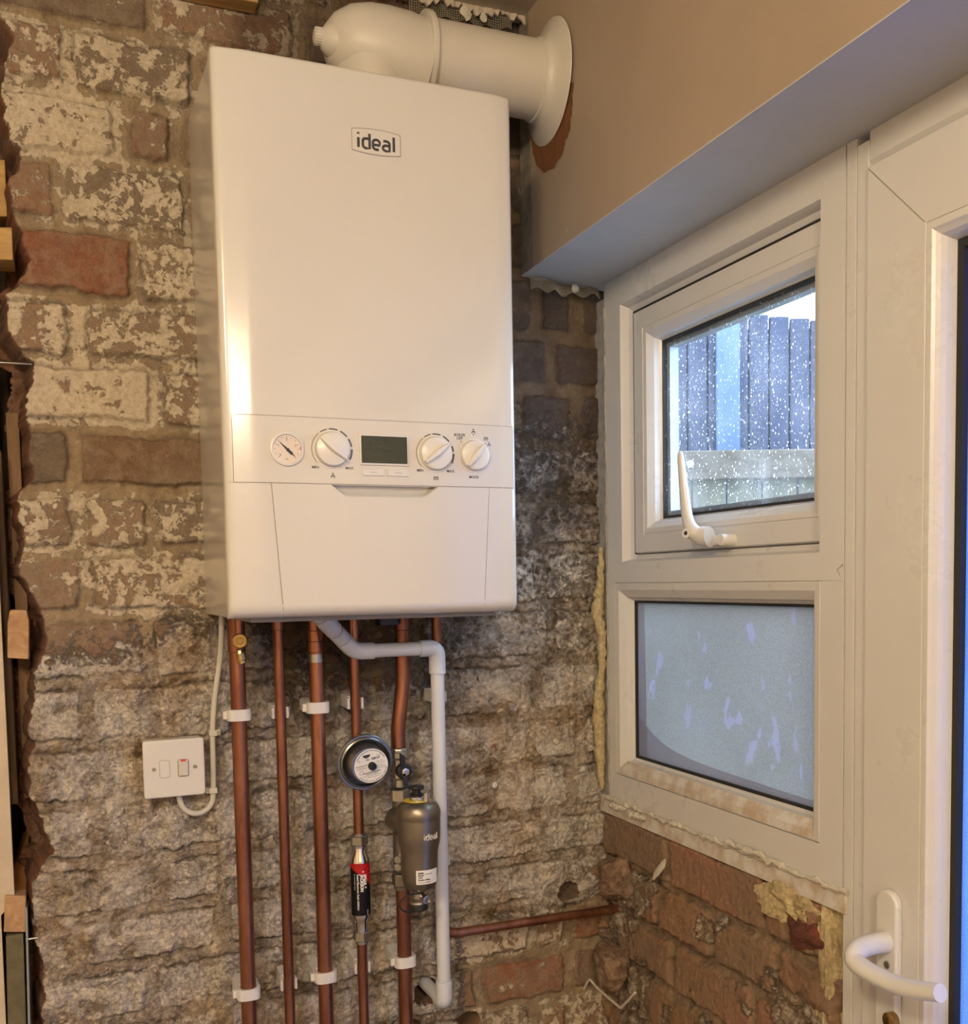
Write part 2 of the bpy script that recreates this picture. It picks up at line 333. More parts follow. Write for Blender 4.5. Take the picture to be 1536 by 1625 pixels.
def masonry(name, S0, S1, Z0, Z1, step, bricks, tofn, smear_fn, pale_fn, tint_fn, mat, post=None, soft=.006, relief=.008, seed=3, kind='structure', amp=1., darken_fn=None):
    ns = int((S1-S0)/step)+1; nz = int((Z1-Z0)/step)+1
    s = np.linspace(S0, S1, ns); z = np.linspace(Z0, Z1, nz); X, Z = np.meshgrid(s, z)
    wx = X+(fbm(X, Z, 22, 3, seed)-.5)*.012+(fbm(X, Z, 120, 3, seed+5)-.5)*.0065
    wz = Z+(fbm(X, Z, 17, 3, seed+11)-.5)*.013+(fbm(X, Z, 110, 3, seed+15)-.5)*.0065
    Hz = np.zeros_like(X)-1
    Hb = np.zeros_like(X)-1; bid = np.zeros(X.shape, int); tilt = np.zeros_like(X)
    rnd = np.random.RandomState(seed)
    for i, (a, b, c, d) in enumerate(bricks):
        dd = np.minimum(np.minimum(wx-a, b-wx), np.minimum(wz-c, d-wz))
        corner = np.clip(.008-np.minimum(wx-a, b-wx), 0, 1)*np.clip(.008-np.minimum(wz-c, d-wz), 0, 1)*60
        dd = dd-corner
        t = (rnd.rand()-.3)*.003+(rnd.rand()-.5)*.04*(wx-(a+b)/2)+(rnd.rand()-.5)*.08*(wz-(c+d)/2)
        Hz = np.where(dd > Hb, np.minimum(wz-c, d-wz), Hz); m = dd > Hb; Hb = np.where(m, dd, Hb); bid = np.where(m, i, bid); tilt = np.where(m, t, tilt)
    bm_ = ss(-.0015, soft, Hb)
    smear = np.clip(smear_fn(X, Z), 0, 1)
    rough = fbm(X, Z, 38, 6, seed+31, .62)-.5; rough2 = fbm(X, Z, 170, 4, seed+37, .6)-.5
    ez = np.exp(-(Hb/.0022)**2); ezz = np.exp(-(Hz/.0020)**2); crack = (ez*(1-smear)+ezz*ez*smear*1.3)*ss(.40, .56, fbm(X, Z, 8, 3, seed+55))
    ridge = 1-np.abs(fbm(X, Z, 26, 5, seed+70)-.5)*2
    h = (bm_*relief+tilt*bm_)*(1-.68*smear)+rough*(.006+.015*smear)*amp+rough2*(.0025+.004*smear)+smear*(ridge-.85)*.012+smear*.003
    h -= crack*(.003+.003*smear)
    ter = fbm(X, Z, 30, 6, seed+91, .66)*15; tf = ter-np.floor(ter); h += smear*((np.floor(ter)+ss(0, .3, tf))*.0009-.0065)
    h += smear*(vn(X*420, Z*420, seed+3)-.5)*.003
    h += (1-bm_)*(1-smear)*(fbm(X, Z, 60, 4, seed+41)-.5)*.006
    push = np.zeros_like(X); keep = np.ones(X.shape, bool)
    if post: h, push, keep = post(X, Z, h, bm_, wx, wz)
    P = tofn(X, Z, h-.006, push)
    me = bpy.data.meshes.new(name); nv = ns*nz
    idx = np.arange(nv).reshape(nz, ns)
    q = np.stack([idx[:-1, :-1], idx[:-1, 1:], idx[1:, 1:], idx[1:, :-1]], -1).reshape(-1, 4)
    kq = (keep[:-1, :-1] & keep[1:, 1:] & keep[:-1, 1:] & keep[1:, :-1]).reshape(-1); q = q[kq]
    used = np.zeros(nv, bool); used[q.reshape(-1)] = True; remap = np.cumsum(used)-1; q = remap[q]
    P = P.reshape(-1, 3)[used]
    me.vertices.add(len(P)); me.vertices.foreach_set('co', P.astype(np.float32).reshape(-1))
    me.loops.add(q.size); me.loops.foreach_set('vertex_index', q.reshape(-1).astype(np.int32))
    me.polygons.add(len(q)); me.polygons.foreach_set('loop_start', np.arange(0, q.size, 4, dtype=np.int32)); me.polygons.foreach_set('loop_total', np.full(len(q), 4, np.int32))
    me.polygons.foreach_set('use_smooth', np.ones(len(q), bool)); me.update(calc_edges=True)
    def fattr(nm, arr):
        a = me.attributes.new(nm, 'FLOAT', 'POINT'); a.data.foreach_set('value', arr.reshape(-1)[used].astype(np.float32))
    raw = (push > .0005)*1.; fattr('darken', darken_fn(X, Z) if darken_fn else X*0)
    fattr('brick', np.maximum(bm_, raw)); fattr('smear', smear*(1-raw)); fattr('pale', np.clip(pale_fn(X, Z, bid, rnd), 0, 1)*(1-raw)); fattr('cavity', np.clip(crack*1.2+ss(.002, -.006, h), 0, 1))
    tc = tint_fn(X, Z, bid)
    a = me.attributes.new('tint', 'FLOAT_COLOR', 'POINT'); rgba = np.concatenate([tc, np.ones(X.shape+(1,))], -1).reshape(-1, 4)[used]
    a.data.foreach_set('color', rgba.astype(np.float32).reshape(-1))
    me.materials.append(M[mat]); o = bpy.data.objects.new(name, me); COL.objects.link(o); o['kind'] = kind
    return o

def mk_masonry_mat(name, mortar_a, mortar_b, pale_a, pale_b, smear_a, smear_b, wash=1.0, con=.36):
    t = NT(name); br = t.attr('brick').outputs['Fac']; sm = t.attr('smear').outputs['Fac']; pl = t.attr('pale').outputs['Fac']; tint = t.attr('tint').outputs['Color']
    n1 = t.noise(30, 12, .68, dist=.25); n2 = t.noise(150, 8, .68); n3 = t.noise(560, 4, .65); n4 = t.noise(11, 9, .62); n5 = t.noise(75, 10, .72, dist=.4); n6 = t.noise(22, 12, .74, t.scaled((1, 1, 1.5)), .5)
    brick = t.mix(t.ramp(n2, .32, .66), tint, t.mix(1.0, tint, (.62, .58, .56, 1), 'MULTIPLY'))
    brick = t.mix(t.ramp(n4, .42, .62, 0, .6), brick, (.20, .145, .10, 1))
    brick = t.mix(t.ramp(n3, .56, .72, 0, .55), brick, (.40, .30, .22, 1))
    mort = t.mix(t.ramp(n1, .35, .65), mortar_a, mortar_b); mort = t.mix(t.ramp(n3, .35, .65, 0, .4), mort, t.mix(1.0, mort, (.5, .45, .4, 1), 'MULTIPLY'))
    mort = t.mix(t.ramp(n2, .58, .66, 0, .6), mort, pale_a)
    edge = t.math('ADD', br, t.math('MULTIPLY', t.math('SUBTRACT', n5, .5), 1.3))
    c = t.mix(t.ramp(edge, .40, .60), mort, brick)
    # thin limewash haze, then thicker flaking patches
    wsh = t.math('ADD', t.math('MULTIPLY', t.math('SUBTRACT', n1, .5), 2.5), t.math('MULTIPLY', t.math('SUBTRACT', n5, .5), 1.7))
    wsh = t.math('ADD', wsh, t.math('SUBTRACT', t.math('MULTIPLY', pl, 1.35*wash), .78))
    pale = t.mix(t.ramp(n2, .35, .62), pale_a, pale_b)
    pale = t.mix(t.ramp(n3, .58, .70, 0, .45), pale, mortar_a)
    c = t.mix(t.ramp(wsh, -.55, .25, 0, .42), c, pale_a)
    c = t.mix(t.ramp(wsh, -.03, .07, 0, .90), c, pale)
    # smeared render and flaked coats: stepped layers with their own tones
    lay = t.math('MULTIPLY', t.math('ADD', t.math('MULTIPLY', n6, .75), t.math('MULTIPLY', n5, .45)), 15.)
    fl = t.math('FLOOR', lay); fr = t.math('FRACT', lay)
    wn = t.node('ShaderNodeTexWhiteNoise', noise_dimensions='1D'); t.link(fl, wn.inputs['W']); wv = wn.outputs['Value']
    sme = t.math('ADD', t.math('MULTIPLY', t.math('SUBTRACT', n4, .5), 1.2), t.math('MULTIPLY', t.math('SUBTRACT', n5, .5), 2.4))
    sme = t.math('ADD', sme, t.math('SUBTRACT', t.math('MULTIPLY', sm, 1.8), .75))
    smc = t.mix(t.ramp(wv, .1, .9), smear_a, smear_b)
    smc = t.mix(t.ramp(n2, .36, .56, .25, 1), t.mix(1.0, smc, (.55, .51, .47, 1), 'MULTIPLY'), smc)
    smc = t.mix(t.ramp(n5, .56, .62, 0, .9), smc, t.mix(n3, pale_b, (.74, .71, .68, 1)))
    smc = t.mix(t.ramp(n5, .39, .33, 0, .65), smc, (.20, .16, .125, 1))
    smc = t.mix(t.ramp(t.noise(7, 6, .6), .52, .62, 0, .5), smc, t.mix(1.0, smc, (1.0, .86, .68, 1), 'MULTIPLY'))
    edg = t.math('MULTIPLY', t.ramp(fr, .0, .16, 1, 0), t.ramp(n1, .45, .55))
    smc = t.mix(t.math('MULTIPLY', edg, .35), smc, (.09, .07, .055, 1))
    smc = t.mix(t.math('MULTIPLY', t.ramp(edge, .55, .35), .36), smc, t.mix(1.0, mort, (.72, .66, .60, 1), 'MULTIPLY'))
    big = t.noise(8, 7, .66, None, .3); mid = t.noise(19, 9, .7, t.scaled((1, 1, 1.4)), .3)
    smc = t.mix(t.ramp(mid, .53, .60, 0, .6), smc, t.mix(1.0, smc, (.42, .37, .33, 1), 'MULTIPLY'))
    smc = t.mix(t.ramp(mid, .45, .39, 0, .7), smc, t.mix(t.ramp(n3, .3, .7), pale_b, (.66, .63, .60, 1)))
    smc = t.mix(t.ramp(big, .52, .60, 0, .5), smc, t.mix(1.0, smc, (.60, .52, .44, 1), 'MULTIPLY'))
    bc = t.node('ShaderNodeBrightContrast'); t.link(smc, bc.inputs[0]); bc.inputs[1].default_value = .24*con; bc.inputs[2].default_value = con
    c = t.mix(t.ramp(sme, -.10, .18), c, bc.outputs[0])
    # reddish chipped spots and soot spots
    c = t.mix(t.ramp(t.noise(19, 8, .62), .68, .70, 0, .85), c, (.20, .06, .035, 1))
    c = t.mix(t.ramp(t.noise(17, 10, .76), .66, .70, 0, .75), c, (.05, .042, .035, 1))
    gm = t.ramp(t.math('ADD', t.attr('darken').outputs['Fac'], t.math('MULTIPLY', t.math('SUBTRACT', n1, .5), .9)), .1, .7)
    c = t.mix(gm, c, t.mix(1.0, c, (.47, .44, .44, 1), 'MULTIPLY'))  # multiplies the wall colour darker within the mask
    cv = t.attr('cavity').outputs['Fac']; c = t.mix(t.math('MULTIPLY', cv, .38), c, (.07, .05, .035, 1))
    smk = t.ramp(sme, -.1, .2)
    hb = t.math('ADD', t.math('ADD', n2, t.math('MULTIPLY', n3, .3)), t.math('MULTIPLY', t.ramp(wsh, -.03, .07), .45))
    hb = t.math('ADD', hb, t.math('MULTIPLY', smk, t.math('ADD', t.math('MULTIPLY', t.math('ADD', fl, t.ramp(fr, 0, .16)), .35), n5)))
    t.bsdf(c, .92, 0, hb, .85, .0032); M[name] = t.m
mk_masonry_mat('old_brick', (.25, .18, .115, 1), (.38, .285, .185, 1), (.42, .345, .25, 1), (.60, .52, .415, 1), (.26, .235, .21, 1), (.66, .62, .58, 1))
mk_masonry_mat('tan_brick', (.20, .135, .085, 1), (.30, .21, .14, 1), (.34, .25, .17, 1), (.40, .30, .2, 1), (.22, .165, .115, 1), (.32, .245, .175, 1), 1.0, .0)

# ------------------------------------------------------------------ back wall
zb = [1.0, .913, .827, .735, .645, .551, .453, .364, .273, .180, .096, .000, -.094, -.187, -.271, -.360, -.440, -.520, -.605, -.690, -.78]
JO = {1: [-.27, -.035], 2: [-.26, -.158, .02, .20, .29, .49, .60], 3: [-.27, -.095, -.012, .2, .3, .5, .61], 4: [-.28, -.176, .0, .21, .31, .5, .61], 5: [-.28, -.078, .03, .24, .34, .55, .63],
      6: [-.28, -.160, .05, .15, .36, .47, .575], 7: [-.28, -.057, .05, .26, .36, .52, .625], 8: [-.26, -.172, .03, .13, .34, .44, .60], 9: [-.28, -.17, -.07, .14, .24, .45, .55], 10: [-.28, -.166, .04, .25, .35, .556],
      11: [-.28, -.083, .02, .23, .33, .574], 12: [-.28, -.17, .04, .14, .35, .55], 13: [-.30, -.09, .01, .22, .32, .53, .63], 14: [-.3, -.16, .05, .15, .36, .46, .61], 15: [-.30, -.08, .02, .23, .33, .545]}
bricks = []
rb = random.Random(4)
for i in range(len(zb)-1):
    z1, z0 = zb[i], zb[i+1]
    js = JO.get(i) or [-.32, -.20+.1*(i % 2), .01+.1*(i % 2), .22+.1*(i % 2), .43+.1*(i % 2), .60]
    js = js+[.72]
    if i == 1: js = [-.27, -.042, .165, .27, .48, .72]
    for a, b in zip(js[:-1], js[1:]):
        bricks.append((a+.007+rb.random()*.006, b-.007-rb.random()*.006, z0+.007+rb.random()*.004, z1-.007-rb.random()*.004))
EZ = [.99, .82, .7959, .74, .73, .66, .65, .60, .5509, .50, .484, .45, .4047, .37, .36, .3371, .197, .18, .1176, .0735, .0153, -.0255, -.1052, -.2591, -.30, -.3352, -.38, -.395, -.4703, -.5737, -.8]
EX = [-.238, -.240, -.2248, -.236, -.244, -.240, -.228, -.234, -.2333, -.215, -.2204, -.245, -.250, -.235, -.222, -.2228, -.2288, -.245, -.2419, -.2486, -.2286, -.214, -.2419, -.2445, -.236, -.2205, -.258, -.2585, -.2494, -.2456, -.24]
def edge_x(Z, X): return np.interp(-Z, [-q for q in EZ], EX)+(fbm(X*0, Z, 35, 4, 90)-.5)*.02
def bw_post(X, Z, h, bm_, wx, wz):
    ed = edge_x(Z, X)+(fbm(X, Z, 60, 3, 77)-.5)*.006
    d = ed-X; push = np.where(d > 0, np.minimum(d*6, .10)+(fbm(X, Z, 55, 4, 78)-.5)*.02*ss(0, .01, d), 0.)
    # hole where the waste pipe leaves and small broken sockets
    for (hx, hz, r, dep) in ((.335, -.640, .026, .09), (.31, -.70, .02, .05), (.41, -.705, .018, .05), (.60, -.505, .02, .03)):
        dd = np.sqrt((X-hx)**2+((Z-hz)*1.1)**2)+(fbm(X, Z, 70, 3, 79)-.5)*.012
        push = push+dep*ss(r, r*.6, dd)
    keep = (d < .034)
    return h, push, keep
def bw_smear(X, Z):
    base = ss(.10, -.16, Z+(fbm(X, Z, 7, 4, 50)-.5)*.28-.0)
    right = ss(.30, .52, X)*ss(.45, .2, Z)*.55
    low = ss(.35, .43, X)*ss(-.505, -.545, Z+(fbm(X, Z, 12, 3, 51)-.5)*.06); under = ss(.06, .12, X)*ss(.52, .38, X)*ss(-.19, -.10, Z)
    return np.maximum(base*.90, right)*(1-low)*(1-under*.45)
rnd_t = np.random.RandomState(12)
def bw_pale(X, Z, bid, rnd):
    pb = .18+.55*np.random.RandomState(21).rand(len(bricks))
    for (x, z, val) in ((-.19, .78, .65), (-.07, .78, .6), (-.17, .69, .80), (-.05, .69, .42), (-.2, .6, .5), (-.09, .6, .62), (-.16, .51, .22), (-.03, .51, .62), (-.2, .41, .68), (-.05, .41, .62), (-.14, .32, .78), (-.02, .32, .62), (-.2, .23, .12), (-.06, .23, .25), (-.2, .14, .6), (-.1, .14, .58)):
        for i, (a, b, c, d) in enumerate(bricks):
            if a < x < b and c < z < d: pb[i] = val
    dark = ss(.40, .55, X)*ss(.1, .35, Z)*.35
    return pb[bid]-dark
def bw_tint(X, Z, bid):
    pal = np.array([[.19, .115, .075], [.17, .10, .065], [.21, .115, .07], [.14, .095, .07], [.18, .11, .075], [.23, .11, .065]])
    r = np.random.RandomState(33); ti = pal[r.randint(0, len(pal), len(bricks))]*(1.1+.45*r.rand(len(bricks), 1))
    for (x, z, c) in ((-.16, .51, (.26, .105, .06)), (-.05, .23, (.20, .115, .068)), (-.21, .23, (.15, .115, .085)), (-.05, .69, (.22, .10, .065)), (-.2, .6, (.26, .115, .06)), (-.09, .6, (.15, .10, .075)), (.5, -.56, (.27, .12, .07)), (.6, -.56, (.30, .12, .06)), (.55, -.65, (.30, .12, .06))):
        for i, (a, b, c0, d) in enumerate(bricks):
            if a < x < b and c0 < z < d: ti[i] = c
    c = ti[bid]
    g = (ss(.35, .5, X)*ss(-.45, -.2, Z))[..., None]; grey = np.array([.125, .11, .105])
    c = c*(1-g*.8)+grey*g*.8
    ed = edge_x(Z, X)-X; e = ss(-.003, .004, ed)[..., None]; broken = np.array([.27, .10, .055])*(.5+.9*fbm(X, Z, 45, 4, 66))[..., None]
    return c*(1-e)+broken*e
masonry('wall_back', -.30, .685, -.78, 1.0, .0019, bricks, lambda X, Z, h, p: np.stack([X, -h+p, Z], -1), bw_smear, bw_pale, bw_tint, 'old_brick', bw_post, darken_fn=lambda X, Z: np.maximum(ss(.40, .50, X)*ss(.02, .22, Z), .8*ss(.03, .10, X)*ss(.50, .36, X)*ss(-.22, -.12, Z)))  # last mask: darker brick right of the boiler and below it

# ------------------------------------------------------------------ low brick wall under the window
RB = []
rc = [-.360, -.447, -.528, -.612, -.70, -.79]
RJ = [[.0, .225, .47, .66], [-.02, .11, .19, .35, .50, .66], [.0, .235, .45, .66], [-.04, .12, .33, .54, .66], [.0, .21, .42, .66]]
for i in range(5):
    for a, b in zip(RJ[i][:-1], RJ[i][1:]):
        RB.append((a+.006, b-.006, rc[i+1]+.006, rc[i]-.005))
def rw_post(X, Z, h, bm_, wx, wz):
    push = np.zeros_like(X)
    for (sy, sz, r, dep) in ((.352, -.478, .012, .03), (.23, -.565, .010, .03), (.20, -.468, .02, .01), (.615, -.40, .05, .02), (.645, -.50, .04, .03), (.45, -.66, .02, .02)):
        dd = np.sqrt(((X-sy)*1.2)**2+(Z-sz)**2)+(fbm(X, Z, 70, 3, 79)-.5)*.012
        push = push+dep*ss(r, r*.5, dd)
    # rougher, knocked about at the corner and at the jamb end
    ed = .648+(fbm(X, Z, 30, 4, 8)-.5)*.03
    push = push+np.where(X > ed, np.minimum((X-ed)*5, .07), 0)
    h = h+ss(.10, .0, X)*(fbm(X, Z, 28, 5, 61)-.42)*.05*ss(-.44, -.46, Z)
    h = h+ss(.45, .62, X)*(fbm(X, Z, 28, 5, 62)-.5)*.02
    return h, push, np.ones(X.shape, bool)
def rw_smear(X, Z): return .12+.75*ss(.48, .68, fbm(X, Z, 9, 4, 71))*ss(-.43, -.47, Z)
def rw_tint(X, Z, bid):
    pal = np.array([[.27, .145, .085], [.30, .15, .09], [.30, .19, .10], [.28, .17, .10], [.32, .17, .10], [.23, .13, .08]])
    r = np.random.RandomState(5); ti = pal[r.randint(0, len(pal), len(RB))]
    ti[0] = (.26, .16, .105); ti[1] = (.33, .165, .10)
    c = ti[bid]
    e = (ss(.575, .60, X)*ss(-.43, -.41, Z))[..., None]
    c = c*1.05+np.array([.025, .022, .016])
    blot = ss(.55, .65, fbm(X, Z, 8, 3, 88))[..., None]
    return c*(1-blot*.5)+np.array([.33, .20, .09])*blot*.5
masonry('wall_right_lower', -.0, .70, -.79, -.362, .0021, RB, lambda X, Z, h, p: np.stack([.668-h+p, -X, Z], -1), rw_smear, lambda X, Z, b, r: np.full(X.shape, .12), rw_tint, 'tan_brick', rw_post, seed=23, relief=.010, amp=.45)

# ------------------------------------------------------------------ room shell
b = MB(); b.box((.527, -1.9, .55), (.80, .0, 1.0)); b.box((.80, -1.9, .53), (.86, .1, 1.0))
b.build('wall_right_upper', 'tan_plaster', kind='structure', at_=(.527, -1, .55))
b = MB(); b.prism([(.5265, .0, .549), (.84, .0, .527), (.84, .0, .56), (.5265, .0, .5505)], (0, -1.9, 0))
b.build('trim_1', 'soffit_paint', kind='structure', at_=(.6, 0, .54))
b = MB(); b.box((-2.1, -3.9, .952), (.90, .50, 1.02)); b.build('ceiling', 'ceiling_plaster', kind='structure', at_=(-.6, -1.9, .952))
b = MB(); b.box((-2.1, -3.9, -1.5), (.90, .5, -1.42)); b.build('floor', 'floor_concrete', kind='structure', at_=(-.6, -1.9, -1.42))
b = MB(); b.box((-2.1, -3.9, -1.42), (-2.02, .5, .952)); b.build('wall_left', 'interior_paint', kind='structure', at_=(-2.1, -1.9, -1.42))
b = MB(); b.box((-2.1, -3.98, -1.42), (.90, -3.9, .952)); b.build('wall_front', 'interior_paint', kind='structure', at_=(-.6, -3.9, -1.42))
b = MB(); b.box((.70, -3.9, -1.42), (.80, -1.60, .952)); b.build('wall_right_rear', 'interior_paint', kind='structure', at_=(.7, -2.8, -1.42))
b = MB(); b.box((-2.05, .34, -1.42), (.90, .42, 1.0)); b.build('wall_cavity_back', 'dark_timber', kind='structure', at_=(-.6, .34, -1.42))
b = MB(); b.box((-.2, .115, -1.42), (.90, .20, 1.0)); b.box((-.21, .03, -1.42), (.7, .115, -.79)); b.box((.70, .03, -1.42), (.80, .36, 1.0)); b.build('wall_back_core', 'dark_void', kind='structure', at_=(.2, .115, -1.42))
b = MB(); b.box((.735, -.66, -1.42), (.80, .03, -.37)); b.build('wall_right_core', 'dark_void', kind='structure', at_=(.735, -.3, -1.42))
b = MB(); b.box((-2.02, -.0, -1.42), (-.276, .013, .952)); b.box((-.281, .013, -1.42), (-.276, .02, .16))
# plasterboard to the left of the opening, cut away above
b = MB()
b.prism([(-2.02, .0, -1.42), (-.298, .0, -1.42), (-.295, .0, -.42), (-.2765, .0, -.40), (-.276, .0, .04), (-.2755, .0, .20), (-.285, .0, .26), (-.29, .0, .30), (-.33, .0, .95), (-2.02, .0, .95)], (0, .0125, 0))
b.build('wall_back_left', 'pale_drywall', kind='structure', at_=(-.28, 0, -1.42))

# the painted ceiling edge: broken plaster and scrim along the back wall
def ragged_strip(name, x0, x1, z_top, z_bot, y, mat, n=60, amp=.006, thick=.002, seed=1):
    r = random.Random(seed); vs_ = []; fs = []
    for i in range(n+1):
        u = i/n; x = x0+(x1-x0)*u
        zt = z_top(u) if callable(z_top) else z_top; zb_ = (z_bot(u) if callable(z_bot) else z_bot)+(r.random()-.5)*amp*2
        yy = y+(r.random()-.5)*.003
        vs_ += [(x, yy, zt), (x, yy-.002, zb_), (x, yy+thick, zt), (x, yy+thick, zb_)]
    for i in range(n):
        a = i*4; fs += [(a, a+4, a+5, a+1), (a+2, a+3, a+7, a+6), (a+1, a+5, a+7, a+3), (a, a+2, a+6, a+4)]
    b = MB(); b.add(vs_, fs); return b
def scrim_mesh(P, nu, nv, r=.00055):            # woven scrim: P(u, v) -> point, strips both ways
    b = MB()
    for i in range(nu+1):
        b.tube([P(i/nu, k/6) for k in range(7)], r, 4, caps=False)
    for j in range(nv+1):
        b.tube([P(k/nu, j/nv) for k in range(nu+1)], r, 4, caps=False)
    return b
def Pa(u, v):
    x = .535+.125*u; return Vector((x, -.016-.006*math.sin(u*9)-.006*v, .545-.016*u*.6-.022*v*(1-.35*u)+.004*math.sin(u*23)*v))
scr = scrim_mesh(Pa, 40, 7); tag(scr.build('plaster_scrim', 'scrim', at_=(.6, -.01, .53)), 'strip of torn grey plaster scrim hanging under the pale lintel above the window corner', 'plaster scrim')
def Pb(u, v):
    x = .335+.17*u; return Vector((x, -.022-.003*math.sin(u*15), .949-.02*v-.003*math.sin(u*31)*v))
scr = scrim_mesh(Pb, 46, 6); tag(scr.build('plaster_scrim', 'scrim', at_=(.42, -.02, .93)), 'torn scrim along the ceiling edge behind the white flue pipe', 'plaster scrim')
ragged_strip('x', .25, .53, .953, lambda u: .944-.003*math.sin(u*20), -.03, None, seed=5).build('trim_2', 'ceiling_plaster', kind='structure', at_=(.4, -.03, .95))
def lump(center, rx, ry, rz, seed, n=14, rough=.35, facets=0):
    import bmesh
    from mathutils import noise as mn
    r = random.Random(seed); bm = bmesh.new(); bmesh.ops.create_icosphere(bm, subdivisions=2 if n < 10 else 5, radius=1)
    pl_ = []
    for k in range(facets):
        v = Vector((r.gauss(0, 1), r.gauss(0, 1), r.gauss(0, 1))).normalized(); pl_.append((v, .55+.35*r.random()))
    b = MB(); vs_ = []; c = Vector(center)
    for v in bm.verts:
        d = v.co.normalized(); s_ = 1.
        for nrm, hh in pl_:
            q = d.dot(nrm)
            if q > .05: s_ = min(s_, hh/q)
        s_ *= 1+rough*mn.fractal(d*1.6+Vector((seed*3.1, 0, 0)), .9, 2.1, 5)
        vs_.append(c+Vector((d.x*rx, d.y*ry, d.z*rz))*s_)
    b.add(vs_, [tuple(q.index for q in f.verts) for f in bm.faces], 0, facets == 0); bm.free(); return b
for (c, sx, sd, lab) in (((.612, -.028, .530), .007, 3, 'white plaster flake caught in the scrim above the window corner'), ((.425, -.03, .938), .009, 4, 'square white plaster flake hanging from the ceiling scrim behind the flue'), ((.455, -.03, .936), .006, 6, 'smaller white plaster flake at the ceiling edge nearer the wall corner')):
    tag(lump(c, sx, .003, sx*1.1, sd, 8, .6).build('plaster_flake', 'plaster_crumb', at_=c), lab, 'plaster flake', 'plaster flakes')
# brown hole in the plaster below the flue collar
cy, cz = -.128, .765; pts = []
rr = random.Random(9)
outl = []
for u, v in ((842, 215), (845, 240), (851, 262), (862, 273), (871, 270), (879, 266), (892, 243), (897, 225), (904, 205), (908, 165), (909, 130), (880, 130)):
    q = at(u, v, 'x', .5262); outl.append((q.y-cy, q.z-cz))
bh = MB(); n_ = len(outl)*5; ring = []
for i in range(n_):
    a = outl[i//5]; c2 = outl[(i//5+1) % len(outl)]; t_ = (i % 5)/5; j = (rr.random()-.5)*.004
    ring.append((.5262, cy+(a[0]+(c2[0]-a[0])*t_)+j, cz+(a[1]+(c2[1]-a[1])*t_)+j))
bh.add(ring+[(.5262, cy, cz-.01)], [(i, (i+1) % n_, n_) for i in range(n_)])
# ragged broken skin round it
bh.build('trim_3', 'hole_brown', kind='structure', at_=(.5262, cy, cz))

# ------------------------------------------------------------------ window_1 (casement light above, fixed light below)
XF = .665; XS = .678
WY0, WY1 = -.630, -.0575        # fixed-light / frame rebate limits in y
wroot = bpy.data.objects.new('window_1', None); COL.objects.link(wroot); wroot.location = (XF, -.33, -.33); wroot['_o'] = (XF, -.33, -.33); wroot['kind'] = 'structure'
# outer frame built of jambs, head, transom and bottom rail with chamfered inner edges
def member(mb, pts_xy, axis, a, b2, mi=0):     # profile polygon (x, t) swept along y or z
    if axis == 'z': P = [(x, t, a) for x, t in pts_xy]; mb.prism(P, (0, 0, b2-a), mi)
    else: P = [(x, a, t) for x, t in pts_xy]; mb.prism(P, (0, b2-a, 0), mi)
fr = MB()
def rectloops(mb, L):
    V_ = []
    for y0, y1, z0, z1, x in L: V_ += [(x, y0, z0), (x, y1, z0), (x, y1, z1), (x, y0, z1)]
    mb.add(V_, [(i*4+k, i*4+(k+1) % 4, (i+1)*4+(k+1) % 4, (i+1)*4+k) for i in range(len(L)-1) for k in range(4)])
rectloops(fr, [(-.6305, -.030, .0372, .54, .735), (-.6305, -.030, .0372, .54, XF), (-.587, -.0855, .0715, .4935, XF), (-.5905, -.0900, .0755, .4880, XF+.014), (-.592, -.103, .083, .4775, XF+.020), (-.592, -.103, .083, .4775, .735)])
rectloops(fr, [(-.6305, -.030, -.338, .0370, .735), (-.6305, -.030, -.338, .0370, XF), (-.589, -.0578, -.2905, .0368, XF), (-.589, -.0578, -.2905, .0368, .735)])
fr.box((XS+.016, -.597, .070), (.735, -.100, .0850))
fr.build('frame', 'upvc', wroot, bevel=.0008)
g = MB()
g.tube([(XF+.001, -.6294, .035), (XF-.0006, -.62, .05), (XF-.0006, -.6305, .056)], .0006, 4)
for q in ((-.0575, -.29, -.0575, .037),): pass
g.build('mitre_joint', 'seam_grey', wroot)
# casement sash
XS = .678
sash = MB(); SY0, SY1, SZ0, SZ1 = -.600, -.1055, .0845, .4765
sash.loopframe(SY0, SY1, SZ0, SZ1, [(.002, XS+.05), (.0, XS+.008), (.002, XS), (.030, XS), (.0305, XS+.0015), (.0325, XS), (.040, XS+.001), (.050, XS+.010), (.052, XS+.018), (.056, XS+.024), (.056, XS+.05)])
so = sash.build('casement_sash', 'upvc', wroot, bevel=.0006)
gk = MB(); gk.box((XS+.002, SY1-.0005, SZ0), (XS+.012, SY1+.003, SZ1)); gk.box((XS+.002, SY0, SZ1-.0005), (XS+.012, SY1+.003, SZ1+.0025))
gk.build('gasket', 'black_rubber', so)
gk = MB(); gk.loopframe(SY0, SY1, SZ0, SZ1, [(.0545, XS+.022), (.0585, XS+.021), (.0590, XS+.028), (.0545, XS+.028)])
gk.build('glazing_gasket', 'black_rubber', so)
gl = MB(); gl.box((XS+.0245, SY0+.050, SZ0+.050), (XS+.0285, SY1-.050, SZ1-.050)); gl.build('glass_pane', 'clear_glass', so)
sp = MB(); sp.loopframe(SY0, SY1, SZ0, SZ1, [(.056, XS+.029), (.0665, XS+.029), (.0665, XS+.045), (.056, XS+.045)]); sp.build('spacer_bar', 'galvanised', so)
gl = MB(); gl.box((XS+.046, SY0+.050, SZ0+.050), (XS+.0495, SY1-.050, SZ1-.050)); gl.build('glass_pane', 'bare_glass', so)
